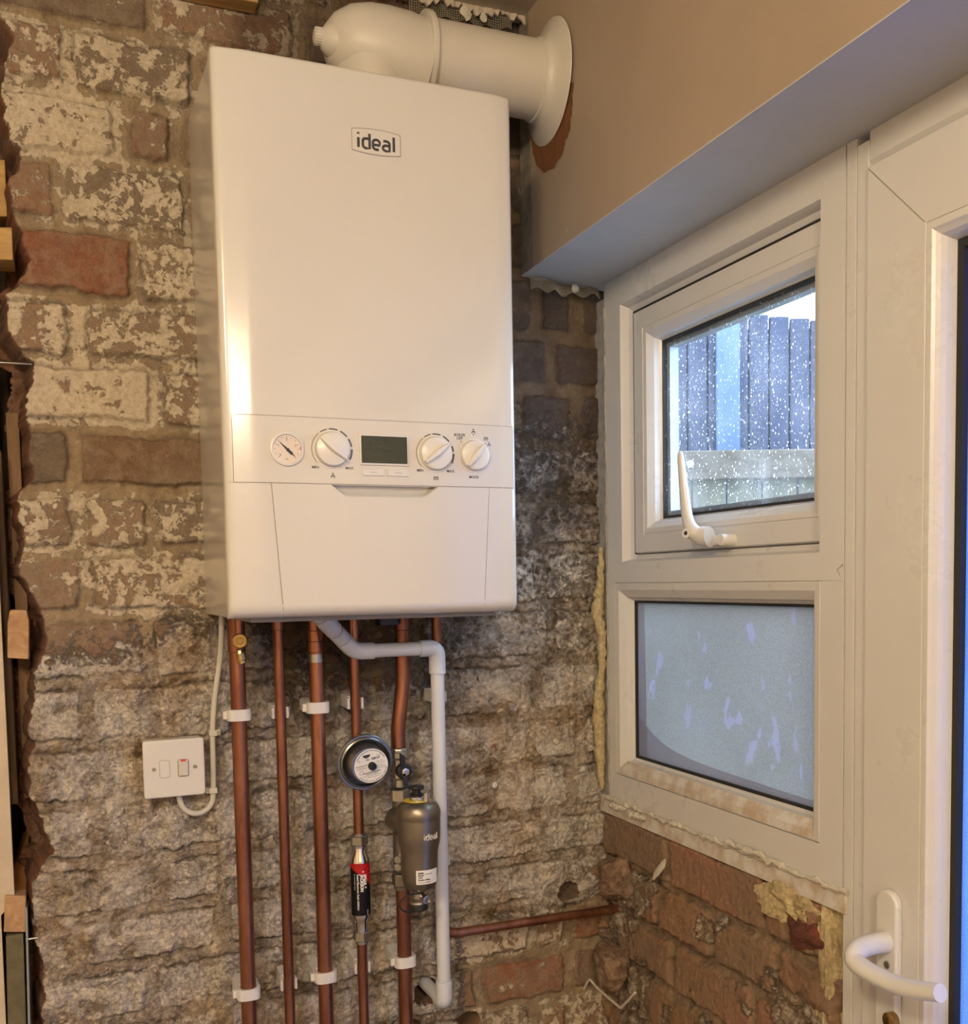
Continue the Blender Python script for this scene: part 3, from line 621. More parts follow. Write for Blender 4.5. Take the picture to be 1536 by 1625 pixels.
# fixed light bead and frosted pane
bd = MB(); FY0, FY1, FZ0, FZ1 = -.589, -.0578, -.290, .037
bd.loopframe(FY0, FY1, FZ0, FZ1, [(.0, XF+.05), (.0, XF+.0015), (.0015, XF), (.012, XF+.001), (.024, XF+.010), (.026, XF+.018), (.0305, XF+.022), (.0305, XF+.05)])
bo = bd.build('glazing_bead', 'upvc', wroot, bevel=.0006)
du = MB(); du.add([(XF-.0003, FY0+.004, FZ0+.002), (XF-.0003, FY1-.004, FZ0+.002), (XF+.0008, FY1-.013, FZ0+.0125), (XF+.0008, FY0+.013, FZ0+.0125), (XF+.0095, FY1-.0245, FZ0+.0245), (XF+.0095, FY0+.0245, FZ0+.0245)], [(0, 1, 2, 3), (3, 2, 4, 5)])
du.build('dust_film', 'dusty_upvc', bo)
gk = MB(); gk.loopframe(FY0, FY1, FZ0, FZ1, [(.0295, XF+.0215), (.034, XF+.0215), (.034, XF+.03), (.0295, XF+.03)]); gk.build('glazing_gasket', 'black_rubber', wroot)
gl = MB(); gl.box((XF+.026, FY0+.028, FZ0+.028), (XF+.030, FY1-.028, FZ1-.028)); gpo = gl.build('glass_pane', 'frosted_film', wroot)
py = [FY1-.028-(FY1-FY0-.056)*i/24 for i in range(25)]; V_ = []
for i, yy in enumerate(py):
    u = i/24; V_ += [(XF+.0257, yy, FZ0+.030), (XF+.0257, yy, FZ0+.030+.012+.055*(1-u)**7+.012*(1-u))]
gl = MB(); gl.add(V_, [(2*i, 2*i+1, 2*i+3, 2*i+2) for i in range(24)]); gl.add([(XF+.0256, FY1-.028, FZ0+.03), (XF+.0256, FY1-.062, FZ0+.03), (XF+.0256, FY1-.056, FZ1-.03), (XF+.0256, FY1-.028, FZ1-.03)], [(0, 1, 2, 3)]); gl.build('film_edge_reveal_band', 'bare_obscure_reveal', gpo)  # curved foot is bare glass; left strip paints in the lit outer reveal
# sealant line and raised cover strip beside the frame
tr = MB(); tr.box((XF+.001, -.0305, -.338), (XF+.02, .02, .518)); tr.build('trim_4', 'grey_primer', kind='structure', at_=(XF, -.01, 0), bevel=.001)
def jagged(u0, u1, fn, w0, n, seed):
    r = random.Random(seed); b = MB(); pts = []
    path = []; rs = []
    for i in range(n+1):
        u = u0+(u1-u0)*i/n; path.append(fn(u, (r.random()-.5))); rs.append(w0*(.45+r.random()))
    b.tube(path, rs, 8); return b
jagged(-.33, .50, lambda u, j: (XF-.001, -.0335+j*.002, u), .0024, 70, 4).build('trim_5', 'grey_primer', kind='structure', at_=(XF, -.033, 0))
# sill board below the frame with crusty sealant
sb = MB(); sb.box((XF-.002, -.640, -.366), (.735, .0, -.338)); sb.build('trim_6', 'dusty_upvc', kind='structure', at_=(XF, -.3, -.366), bevel=.0015)
jagged(-.645, -.012, lambda u, j: (XF-.003, u, -.3375+j*.004), .0034, 90, 11).build('trim_7', 'plaster_crumb', kind='structure', at_=(XF, -.3, -.337))
for (y0, y1, z, sd) in ((-.10, -.05, -.345, 1), (-.16, -.115, -.348, 2), (-.52, -.40, -.333, 3)):
    jagged(y0, y1, lambda u, j: (XF-.006, u, z+j*.006), .0045, 14, sd).build('trim_8', 'plaster_crumb', kind='structure', at_=(XF, y0, z))
# espagnolette handle
hr = bpy.data.objects.new('window_handle', None); COL.objects.link(hr)
hr.parent = wroot
Hp = Vector((XS, -.318, .112)); hr.location = Hp-Vector(wroot['_o']); hr['_o'] = tuple(Hp)
def H(u, v, x): return at(u, v, 'x', x)
hb = MB()
hb.tube(*smooth([H(1079, 721, .632), H(1080, 726, .631), H(1085, 775, .634), H(1091, 822, .636), H(1099, 842, .640), H(1111, 850, .648), H(1126, 852, .655)], [.0030, .0062, .0085, .0105, .0130, .0165, .0175]), 20, square=.75)
hb.build('grip', 'white_plastic', hr)
c0 = H(1088, 846, .628); k = MB(); k.lathe([(0, .0068), (.010, .0080), (.014, .008)], c0, (1, .35, 0), 24); k.build('lock_barrel', 'white_plastic', hr)
k = MB(); k.lathe([(-.0004, .003), (.001, .003)], c0, (1, .35, 0), 16); k.build('keyhole', 'black_plastic', hr)
k = MB(); p0 = H(1140, 858, .668); k.box(p0+Vector((-.004, -.028, -.007)), p0+Vector((.012, .022, .008))); k.lathe([(-.012, .0085), (.012, .0085)], p0+Vector((.0, -.022, 0)), (1, 0, 0), 20)
k.build('base_plate', 'white_plastic', hr, bevel=.0015)
k = MB(); k.box(p0+Vector((-.0075, -.012, -.0045)), p0+Vector((-.004, -.002, .0045))); k.build('latch_tongue', 'paper', hr, bevel=.0005)

# ------------------------------------------------------------------ door_1
droot = bpy.data.objects.new('door_1', None); COL.objects.link(droot); droot.location = (XF, -1.1, -1.42); droot['_o'] = (XF, -1.1, -1.42); droot['kind'] = 'structure'
df = MB(); XD = .660
df.box((XF, -.6495, -1.42), (.735, -.6325, .54)); df.box((XF-.001, -.6700, -1.42), (.735, -.6515, .53))
df.prism([(XF, -.67, .54), (XF, -.67, .508), (XF+.006, -.67, .500), (.735, -.67, .49), (.735, -.67, .54)], (0, -.95, 0))
df.box((XF, -1.62, -1.42), (.735, -1.57, .54))
df.build('door_frame', 'upvc', droot, bevel=.0012)
dl = MB(); DY0, DY1, DZ0, DZ1 = -1.560, -.6720, -1.41, .4985
dl.loopframe(DY0, DY1, DZ0, DZ1, [(.0, XD+.06), (.0, XD+.001), (.001, XD), (.0885, XD), (.0890, XD+.0015), (.0900, XD), (.097, XD), (.100, XD+.003), (.104, XD+.006), (.107, XD+.012), (.109, XD+.02), (.1100, XD+.024), (.1100, XD+.06)])
dlo = dl.build('door_leaf', 'upvc', droot, bevel=.0005)
gk = MB(); gk.loopframe(DY0, DY1, DZ0, DZ1, [(.109, XD+.023), (.1195, XD+.022), (.1195, XD+.035), (.109, XD+.035)]); gk.build('glazing_gasket', 'black_rubber', dlo)
gl = MB(); gl.box((XD+.030, DY0+.110, DZ0+.110), (XD+.036, DY1-.110, DZ1-.110)); gl.build('glass_pane', 'door_obscure_glass', dlo)
for (z0, z1) in ((.40, .4985),):
    mj = MB(); mj.tube([(XD-.0001, DY1-.002, DZ1-.002), (XD-.0001, DY1-.087, DZ1-.087)], .0006, 4); mj.build('mitre_joint', 'seam_grey', dlo)
# handle
ph = at(1428, 1498, 'x', XD); py_, pz_ = ph.y+.012, ph.z
hd = bpy.data.objects.new('door_handle', None); COL.objects.link(hd); hd.parent = dlo; hd.location = Vector((XD, py_, pz_))-Vector(droot['_o']); hd['_o'] = (XD, py_, pz_)
pl = MB(); pa = []; hw = .0165; top = at(1432, 1422, 'x', XD-.008).z; bot = top-.235
for kx in range(13): a = PI*kx/12; pa.append((XD, py_+hw*math.cos(a), top-hw+hw*math.sin(a)))
for kx in range(13): a = PI+PI*kx/12; pa.append((XD, py_+hw*math.cos(a), bot+hw+hw*math.sin(a)))
pl.prism(pa, (-.010, 0, 0)); pl.build('back_plate', 'white_plastic', hd, bevel=.003, seg=4)
lv = MB(); lp = at(1440, 1500, 'x', XD-.012)
A0 = Vector((XD-.008, py_, pz_)); A1 = Vector((XD-.048, py_, pz_))
tip = at(1492, 1576, 'x', XD-.058)
mid1 = at(1390, 1510, 'x', XD-.060); mid2 = at(1432, 1545, 'x', XD-.062)
lv.tube(*smooth([A0, Vector((XD-.03, py_, pz_)), Vector((XD-.052, py_-.002, pz_-.003)), Vector((XD-.061, py_-.014, pz_-.013)), (tip+Vector((XD-.061, py_-.014, pz_-.013)))/2+Vector((0, 0, -.008)), tip], [.0125, .0115, .0112, .0108, .0100, .0092]), 24, square=1)
lv.build('lever', 'white_plastic', hd, bevel=0)
k = MB(); k.lathe([(0, .0042), (.0012, .0042)], (XD-.0106, py_-.004, pz_-.025), (-1, 0, 0), 16); k.build('plate_screw', 'screw_steel', hd)
kc = at(1416, 1619, 'x', XD-.012); k = MB(); k.lathe([(0, .0095), (.008, .0095), (.009, .008)], (XD-.010, kc.y, kc.z), (-1, 0, 0), 24); k.box((XD-.0195, kc.y-.0012, kc.z-.005), (XD-.0188, kc.y+.0012, kc.z+.005)); k.build('lock_cylinder', 'brass', hd)
# brown split jamb below the window, next to the door
jb = MB(); jb.box((XF+.001, -.652, -1.42), (.735, -.642, -.345)); jb.build('trim_9', 'grey_primer', kind='structure', at_=(XF, -.645, -1.4), bevel=.001)

# ------------------------------------------------------------------ outside
fh = Vector((.3862, .9224, 0)); rt = Vector((.9224, -.3862, 0))
def ext(u, d, z): return Vector((CAM.x, CAM.y, 0))+fh*d+rt*u+Vector((0, 0, z))
def ebox(mb, u0, u1, d0, d1, z0, z1, mi=0):
    P = [ext(u, d, z) for z in (z0, z1) for (u, d) in ((u0, d0), (u1, d0), (u1, d1), (u0, d1))]
    mb.add(P, [(0, 3, 2, 1), (4, 5, 6, 7), (0, 1, 5, 4), (1, 2, 6, 5), (2, 3, 7, 6), (3, 0, 4, 7)], mi)
sh = thing('garden_shed', ext(.8, 3.2, -1.6), 'dark blue-grey vertically clad shed beyond the wooden fence outside', 'shed')
D0 = 3.2; k_ = D0/2.8
bb = MB(); ebox(bb, .545*k_, 3.4, D0+.02, D0+1.2, -1.6, .80); ebox(bb, -.4, .545*k_, D0+.02, D0+1.2, -1.6, 1.6)
bb.build('wall', 'cladding', sh)
bb = MB(); u = -.4
while u < 3.4: ebox(bb, u+.0015, u+.059, D0, D0+.02, -1.6, 1.6 if u < .6 else .842-(u-.69)*.10); u += .0625
bb.build('cladding_boards', 'cladding', sh, bevel=.003)
bb = MB(); ebox(bb, .545*k_, .607*k_, D0-.02, D0, -1.6, 1.25); bb.build('corner_post', 'pale_cladding', sh, bevel=.003)
fe = thing('garden_fence', ext(.6, 2.8, -1.6), 'weathered brown-green close-board fence with a top rail outside the upper pane', 'fence')
u = -.5; bb = MB()
rr = random.Random(2)
while u < 2.6:
    wv = .088+rr.random()*.01; ebox(bb, u, u+wv, 2.80+rr.random()*.006, 2.815, -1.6, .372); u += wv+.004
bb.build('fence_boards', 'fence_wood', fe, bevel=.002)
bb = MB(); ebox(bb, -.5, 2.6, 2.765, 2.80, .305, .380); bb.build('top_rail', 'fence_rail_wood', fe, bevel=.003)
bb = MB(); c1 = ext(.47, 2.764, .345); bb.lathe([(0, .012), (.004, .010)], c1, -fh, 16); bb.build('bolt', 'screw_steel', fe)
gp = MB(); gp.box((.74, -6, -1.75), (9, 7, -1.6)); gp.build('ground', 'outdoor_ground', kind='structure', at_=(3, 0, -1.6))
nb = thing('neighbouring_house', ext(1.6, 5.0, -1.6), 'white rendered house roofline with pale fascia seen bright above the shed', 'house')
bb = MB(); ebox(bb, .9, 4.5, 5.2, 7, -1.6, 1.42); bb.build('wall', 'white_fascia', nb)
bb = MB(); bb.prism([ext(.7, 5.0, 1.40), ext(4.6, 5.0, 2.6), ext(4.6, 5.0, 2.72), ext(.7, 5.0, 1.52)], tuple(fh*.06)); bb.build('fascia_board', 'white_fascia', nb)

# ------------------------------------------------------------------ boiler
BW, BH = .3955, .700
boil = thing('boiler', (0.198, 0, 0), 'glossy white wall-hung boiler with gauge, display and dials on the brick wall', 'boiler')
YF = -.2800
def yprof(x):
    y = 0.
    if x < .040: y += .13*(.040-x)
    if x > .372: y += .18*(x-.372)
    r = .0075
    for d in (x, BW-x):
        if d < r: y += r-math.sqrt(max(0, r*r-(r-d)**2))
    return y
def yfront(x, z):
    y = YF+yprof(x); r = .006
    d = BH-z
    if d < r: y += r-math.sqrt(max(0, r*r-(r-d)**2))
    r = .016; d = z
    if d < r: y += 1.3*(r-math.sqrt(max(0, r*r-(r-max(d, 0))**2)))
    return y
def lin(a, b, n): return [a+(b-a)*i/n for i in range(n+1)]
xs = sorted(set([.0750, .3350, 0, .0008, .002, .0035, .0055, .0075]+lin(.0075, .040, 5)+lin(.040, .372, 20)+lin(.372, BW-.0075, 4)+[BW-.0055, BW-.0035, BW-.002, BW-.0008, BW]))
zs = sorted(set([0, .0004, .001, .002, .004, .007, .011, .016]+lin(.016, .694, 30)+[.020, .1706]+[.696, .698, .699, .6996, .7]))
fp = MB(); nX = len(xs); vs_ = [(x, yfront(x, z), z) for z in zs for x in xs]
fs = [(j*nX+i, j*nX+i+1, (j+1)*nX+i+1, (j+1)*nX+i) for j in range(len(zs)-1) for i in range(nX-1)]
fs = [q for q in fs if not (vs_[q[0]][0] > .0749 and vs_[q[1]][0] < .3351 and vs_[q[0]][2] > .0199 and vs_[q[2]][2] < .1707)]
fp.add(vs_, fs, 0, True)
# returns
yb = -.248
for x in (0, BW): fp.add([(x, yfront(x, z), z) for z in zs]+[(x, yb, z) for z in zs], [(j, j+1, len(zs)+j+1, len(zs)+j) for j in range(len(zs)-1)], 0, True)
for z in (0, BH): fp.add([(x, yfront(x, z), z) for x in xs]+[(x, yb, z) for x in xs], [(i, i+1, nX+i+1, nX+i) for i in range(nX-1)], 0, True)
fpo = fp.build('front_panel', 'enamel', boil); 
cs = MB(); cs.add([(.0012, -.2485, .001), (BW-.0012, -.2485, .001), (BW-.0012, .0, .001), (.0012, .0, .001), (.0012, -.2485, .6985), (BW-.0012, -.2485, .6985), (BW-.0012, .0, .722), (.0012, .0, .722)],
       [(0, 3, 2, 1), (4, 5, 6, 7), (0, 1, 5, 4), (1, 2, 6, 5), (2, 3, 7, 6), (3, 0, 4, 7)])
cs.build('casing', 'side_enamel', boil, bevel=.0015)
# raised pieces
def overlay(name, z0, z1, xl, xr, off=.0006, mat='enamel', scoop=None, nx=60, nz=20):
    zz = lin(z0, z1, nz); b = MB(); V_ = []
    for z in zz:
        a, c = xl(z), xr(z)
        for i in range(nx+1):
            x = a+(c-a)*i/nx; y = yfront(x, z)-off
            if scoop: y += scoop(x, z)
            V_.append((x, y, z))
    N_ = nx+1; b.add(V_, [(j*N_+i, j*N_+i+1, (j+1)*N_+i+1, (j+1)*N_+i) for j in range(nz) for i in range(nx)], 0, True)
    # edge returns
    loop = [i for i in range(N_)]+[j*N_+nx for j in range(1, nz+1)]+[nz*N_+i for i in range(nx-1, -1, -1)]+[j*N_ for j in range(nz-1, 0, -1)]
    L_ = [V_[i] for i in loop]; m = len(L_); b.add(L_+[(p[0], p[1]+off+.001, p[2]) for p in L_], [(i, (i+1) % m, m+(i+1) % m, m+i) for i in range(m)])
    return b.build(name, mat, boil)
def strip(mb, p, q, w=.0007, off=.00025):
    # thin line lying on the front between (x, z) points
    n = max(2, int(math.hypot(q[0]-p[0], q[1]-p[1])/.01)); d = Vector((q[0]-p[0], q[1]-p[1])).normalized(); nn = (-d.y*w/2, d.x*w/2); V_ = []
    for i in range(n+1):
        x = p[0]+(q[0]-p[0])*i/n; z = p[1]+(q[1]-p[1])*i/n
        for s_ in (-1, 1): xx = min(max(x+nn[0]*s_, .0), BW); V_.append((xx, yfront(xx, max(z+nn[1]*s_, 0))-off, z+nn[1]*s_))
    mb.add(V_, [(2*i, 2*i+1, 2*i+3, 2*i+2) for i in range(n)])
def cpz(x): return .1712
overlay('control_panel', .1722, .2555, lambda z: .0112, lambda z: .3895, .0007)
def sco(x, z):
    xa = .1335+.016*(.1715-z)/.0135; xb_ = .2785-.019*(.1715-z)/.0135
    d = min(x-xa, xb_-x); 
    if z < .1565: return 0
    t = max(0, min(1, d/.003))*max(0, min(1, (z-.1565)/.009))**.8; return .0125*t
overlay('lower_flap', .0006, .1710, lambda z: .0570+.0108*(.171-z)/.17, lambda z: .3518-.0106*(.171-z)/.17, .0009, 'enamel', sco, 150, 110)
sc2 = MB(); sc2.box((.125, YF-.0002, .1709), (.288, YF+.0165, .1716)); sc2.build('flap_recess_top', 'enamel', boil)
sm_ = MB(); o3 = .0003
for (p, q, ww) in (((.0108, .1717), (.3899, .1717), .0011), ((.0108, .2560), (.3899, .2560), .0008), ((.0107, .1717), (.0107, .2560), .0008), ((.3900, .1717), (.3900, .2560), .0008), ((.0004, .1717), (.0108, .1717), .0005), ((.3899, .1717), (.3951, .1717), .0005), ((.0565, .1712), (.0674, .001), .0011), ((.3523, .1712), (.3417, .001), .0011)):
    strip(sm_, p, q, ww, o3)
sm_.build('panel_seam', 'seam_grey', boil)
# badge
def F(off): return lambda cx, cz: (lambda x, y, d: (cx+x, YF-off-d, cz+y))
bx, bz = .2040, .6105
bdg = MB(); P_ = []
hw_, hh_ = .0325, .0135
outline = []
for i in range(13): t_ = -1+2*i/12; outline.append((bx+hw_*t_, bz+hh_+.0028*(1-t_*t_)))
for i in range(13): t_ = 1-2*i/12; outline.append((bx+hw_*t_, bz-hh_-.0028*(1-t_*t_)+.0))
bdg.prism([(x, YF-.0012, z) for x, z in outline], (0, .0018, 0)); bo_ = bdg.build('badge', 'enamel', boil, bevel=.0006)
bl = MB(); m = len(outline)
ring1 = [(bx+(x-bx)*1.0, YF-.0013, bz+(z-bz)*1.0) for x, z in outline]; ring2 = [(bx+(x-bx)*.975, YF-.0013, bz+(z-bz)*.94) for x, z in outline]
bl.add(ring1+ring2, [(i, (i+1) % m, m+(i+1) % m, m+i) for i in range(m)]); bl.build('badge_rim', 'seam_grey', bo_)
# rounded logo letters built from strokes
def strokes(mb, paths, w, ox, oz, s, yf, wrap=None, mi=0, seg=8):
    for path in paths:
        pts3 = [Vector((ox+p[0]*s, yf, oz+p[1]*s)) for p in path]
        if wrap: pts3 = [Vector(wrap(p[0]*s, p[1]*s)) for p in path]
        mb.tube(pts3, w, seg, mi)
def arc(cx, cz, rx, rz, a0, a1, n=10): return [(cx+rx*math.cos(math.radians(a0+(a1-a0)*i/n)), cz+rz*math.sin(math.radians(a0+(a1-a0)*i/n))) for i in range(n+1)]
def ideal_paths():
    P = []
    P += [[(-2.42, 0), (-2.42, 1.15)], [(-2.42, 1.58), (-2.42, 1.76)]]                                            # i
    P += [[(-1.02, 1.75), (-1.02, 0), (-1.45, 0)]+arc(-1.45, .32, .42, .32, 270, 180, 5)+[(-1.87, .80)]+arc(-1.45, .80, .42, .35, 180, 90, 5)+[(-1.02, 1.15)]]   # d
    P += [[(.12, .0), (-.2, 0)]+arc(-.2, .32, .40, .32, 270, 180, 5)+[(-.60, .80)]+arc(-.2, .80, .40, .35, 180, 90, 5)+arc(-.14, .80, .40, .35, 90, 0, 5)+[(.24, .55), (-.6, .55)]]                    # e
    P += [[(.72, 1.15), (1.1, 1.15)]+arc(1.1, .85, .40, .30, 90, 0, 5)+[(1.5, 0), (1.05, 0)]+arc(1.05, .32, .40, .32, 270, 90, 8)+[(1.5, .64)]]                 # a
    P += [[(2.05, 1.75), (2.05, 0)]]                                                                             # l
    return P
lg = MB(); strokes(lg, ideal_paths(), .00185, bx+.0018, bz-.0092, .0105, YF-.0011); 
for i, q in enumerate(lg.v): lg.v[i] = (q[0], YF-.0011+(q[1]-(YF-.0011))*.35, q[2])
lg.build('badge_lettering', 'ink', bo_)
# gauge
gx, gz = .0772, .2145
ga = MB(); ga.lathe([(-.001, .0215), (.003, .0215), (.0035, .0205), (.0035, .0185), (.0005, .0180)], (gx, YF-.0006, gz), (0, -1, 0), 48); go = ga.build('pressure_gauge', 'white_plastic', boil)
ga = MB(); ga.lathe([(.0, .0181), (.0006, .0181)], (gx, YF-.0010, gz), (0, -1, 0), 40); ga.build('gauge_face', 'gauge_face', go)
nd = MB(); dv = Vector((-.72, 0, .69)).normalized(); nn = Vector((dv.z, 0, -dv.x)); c = Vector((gx+.001, YF-.0024, gz-.001))
nd.prism([c+dv*.0145-nn*.0002, c+dv*.0145+nn*.0002, c+nn*.0015, c-dv*.006+nn*.0020, c-dv*.009+nn*.0005, c-dv*.013, c-dv*.009-nn*.0005, c-dv*.006-nn*.0020, c-nn*.0015], (0, .0005, 0)); nd.lathe([(0, .0022), (.001, .0018)], c, (0, -1, 0), 16); nd.build('needle', 'ink', go)
tk = MB()
for i in range(13):
    a = math.radians(225-270*i/12); l_ = .0035 if i % 3 == 0 else .002
    p = Vector((gx+math.cos(a)*.0160, YF-.00175, gz+math.sin(a)*.0160)); q = p-Vector((math.cos(a), 0, math.sin(a)))*l_; tk.tube([p, q], .00022, 4)
for s_, a in (('1', 140), ('2', 90), ('3', 40), ('4', 318)):
    pass
for s_, ang in (('0', 222), ('1', 158), ('2', 90), ('3', 22), ('4', -42)):
    a = math.radians(ang); text(tk, s_, .0040, F(.0017)(gx+math.cos(a)*.0115, gz+math.sin(a)*.0115), ext=.0001)
text(tk, 'bar', .0028, F(.0017)(gx, gz-.0125), ext=.0001)
tk.build('gauge_scale', 'ink', go)
gm = MB(); gm.box((gx+.0166, YF-.0019, gz-.0006), (gx+.0177, YF-.0015, gz+.0030)); gm.build('red_marker', 'red_plastic', go)
# dials
def dial(cx, cz, r, ang, arcs, name='dial'):
    kb = MB(); kb.lathe([(-.001, r+.0022), (.0012, r+.0022), (.0012, r+.0006), (.0005, r+.0004), (.006, r-.0003), (.0085, r-.0012), (.0095, r-.003)], (cx, YF-.0007, cz), (0, -1, 0), 56)
    ko = kb.build(name, 'knob_plastic', boil)
    gr = MB(); d = Vector((math.cos(math.radians(ang)), 0, math.sin(math.radians(ang)))); n = Vector((-d.z, 0, d.x)); c = Vector((cx, YF-.0090, cz))
    R_ = r-.0008
    # ridge grip: lens shaped bar, higher in the middle
    V_ = []; NN = 14
    for i in range(NN+1):
        t_ = -1+2*i/NN; w_ = .0052*(1-.55*abs(t_)**1.5) if t_ < 0 else .0052*(1-.9*t_**1.5); hgt = .0085*(1-.35*t_*t_)
        w_ = min(w_, math.sqrt(max(1e-8, 1-(abs(t_)*.985)**2))*R_)
        p = c+d*(t_*R_*.985)
        V_ += [p+n*w_, p+n*(w_*.55)+Vector((0, -hgt, 0)), p-n*(w_*.55)+Vector((0, -hgt, 0)), p-n*w_]
    fs_ = []
    for i in range(NN):
        a = i*4; fs_ += [(a, a+1, a+5, a+4), (a+1, a+2, a+6, a+5), (a+2, a+3, a+7, a+6)]
    fs_ += [(0, 3, 2, 1), (NN*4, NN*4+1, NN*4+2, NN*4+3)]
    gr.add(V_, fs_, 0, True); gr.build('grip_ridge', 'knob_plastic', ko, bevel=.0006)
    return ko
d1 = dial(.1350, .2160, .0222, 142, None)
d2 = dial(.2750, .2150, .0222, 38, None)
d3 = dial(.3305, .2142, .0205, 52, None)
def arcseg(cx, cz, r, a0, a1, w, par):
    ar = MB(); n = max(2, int(abs(a1-a0)/5)); V_ = []
    for i in range(n+1):
        a = math.radians(a0+(a1-a0)*i/n)
        for rr_ in (r-w/2, r+w/2): V_.append((cx+rr_*math.cos(a), YF-.00095, cz+rr_*math.sin(a)))
    ar.add(V_, [(2*i, 2*i+1, 2*i+3, 2*i+2) for i in range(n)]); ar.build('scale_mark', 'grey_ink', par)
for cx, cz, par in ((.1350, .2160, d1), (.2750, .2150, d2)):
    arcseg(cx, cz, .0262, 222, 130, .0007, par)
    for (a0, a1, w_) in ((124, 103, .0014), (97, 72, .0018), (64, 40, .0021), (33, 9, .0023), (2, -28, .0025)):
        if cx > .2 and a0 == 33: a0, a1 = 24, 8
        arcseg(cx, cz, .0262, a0, a1, w_, par)
def T(s_, size, x, z, b_=0):
    tx = MB(); text(tx, s_, size, F(.0008)(x, z), ext=.0001, bold=b_); tx.build('lettering', 'grey_ink', boil)
for s_, x, z in (('MIN', .1130, .1925), ('MAX', .1575, .1925), ('MIN', .2535, .1922), ('MAX', .2965, .1922), ('MODE', .3300, .1850), ('BOILER', .3105, .2412), ('OFF', .3105, .2367)): T(s_, .0050, x, z, .00012)
T('e', .0084, .2962, .2225, .0004)
def tap(x, z, s):
    tx = MB(); y0, y1 = YF-.0009, YF-.0006
    def P(pts): tx.prism([(x+a*s, y1, z+b*s) for a, b in pts], (0, y0-y1, 0))
    P([(-.95, -1.0), (-.5, -1.0), (-.45, -.45), (.35, -.45), (.4, -1.1), (.8, -1.1), (.75, .05), (.15, .05), (.15, .65), (.5, .65), (.5, .95), (-.5, .95), (-.5, .65), (-.15, .65), (-.15, .05), (-.75, .0)]); tx.build('tap_symbol', 'grey_ink', boil)
def rad(x, z, s):
    tx = MB(); y0, y1 = YF-.0009, YF-.0006; pts = [(-1.1, -.8)]
    for i in range(5): q = -1.1+.5*i; pts += [(q+.25, -.8), (q+.25, .5), (q+.5, .5), (q+.5, -.8)] if i < 4 else [(q+.25, -.8), (q+.25, .8)]
    pts += [(-1.1, .8)]; tx.prism([(x+a*s, y1, z+b*s) for a, b in pts], (0, y0-y1, 0)); tx.build('radiator_symbol', 'grey_ink', boil)
tap(.1355, .1828, .0031); rad(.2755, .1822, .0030); tap(.3305, .2472, .0031); rad(.3485, .2375, .0028); tap(.3530, .2305, .0027)
for x, z in ((.3125, .2325), (.3305, .2425), (.3480, .2312)):
    tx = MB(); tx.lathe([(0, .0009), (.0003, .0009)], (x, YF-.0006, z), (0, -1, 0), 10); tx.build('position_dot', 'grey_ink', boil)
# display
ds = MB(); ds.box((.1712, YF-.0028, .1972), (.2378, YF+.001, .2376)); do = ds.build('display', 'white_plastic', boil, bevel=.0008)
ds = MB(); ds.box((.1735, YF-.0031, .1998), (.2355, YF-.0026, .2350)); ds.build('screen', 'lcd', do)
sg = MB()
for i, zz_ in enumerate((.2275, .2195, .2115)):
    for j in range(3+i % 2): sg.box((.178+.009*j, YF-.00325, zz_), (.184+.009*j, YF-.0031, zz_+.0006))
sg.build('display_segments', 'lcd_segment', do)
for x0, x1 in ((.1745, .2035), (.2085, .2375)):
    bt = MB(); bt.box((x0, YF-.0024, .1835), (x1, YF-.0004, .1922)); btn = bt.build('button', 'white_plastic', boil, bevel=.0007)
    bt = MB()
    bt.loopframe(0, 1, 0, 1, [(0, 0)]) if False else None
    bt.box(((x0+x1)/2-.005, YF-.0026, .1876), ((x0+x1)/2+.005, YF-.0024, .1882)); bt.build('button_mark', 'seam_grey', btn)
us = MB(); us.box((.03, -.245, -.006), (.37, -.02, .001)); us.build('underside_tray', 'seam_grey', boil, bevel=.002)
# blue cap and black connectors under the boiler
bcap = MB(); bcap.lathe([(0, .010), (.012, .010), (.016, .007)], (.352, -.15, -.001), (0, 0, -1), 20); bcap.build('underside_cap', 'ink', boil)
bcap = MB(); bcap.box((.245, -.09, -.022), (.275, -.06, -.004)); bcap.build('pump_plug', 'black_plastic', boil, bevel=.002)

# ------------------------------------------------------------------ flue
FY, FZ = -.120, .808
fl = thing('flue_pipe', (.21, FY, .70), 'thick white flue elbow and pipe running from the boiler top to the side wall', 'flue')
el = MB(); cx_, r0 = .225, .064
path = [(.215, FY, .7235), (.215, FY, .735)]
for i in range(13):
    a = PI-PI/2*i/12; path.append((.290+.075*math.cos(a), FY, .733+.075*math.sin(a)))
path.append((.327, FY, FZ))
rs = [.060, .063]+[.0615]*13+[.060]
el.lathe([(.7235, .0520), (.80, .0520)], (.244, FY, 0), (0, 0, 1), 48)
el.lathe([(-.084, .0), (-.083, .014), (-.072, .033), (-.052, .049), (-.026, .058), (.0, .0618), (.03, .0632), (.064, .0615)], (.258, FY, FZ-.003), (1, 0, -.12), 48)
elo = el.build('elbow', 'flue_paint', fl)
cp = MB(); cp.lathe([(0, .0115), (-.008, .0115), (-.0115, .0100), (-.0125, .007)], (.172, FY-.012, .806), (1, 0, .0), 28); 
for k2 in range(20):
    a = 2*PI*k2/20; cp.box((.1615, FY-.012+.0113*math.cos(a)-.0006, .806+.0113*math.sin(a)-.0006), (.171, FY-.012+.0113*math.cos(a)+.0006, .806+.0113*math.sin(a)+.0006))
cp.lathe([(-.003, .0125), (.004, .020), (.02, .026)], (.173, FY-.010, .805), (1, 0, 0), 28)
cp.build('test_cap', 'flue_paint', elo)
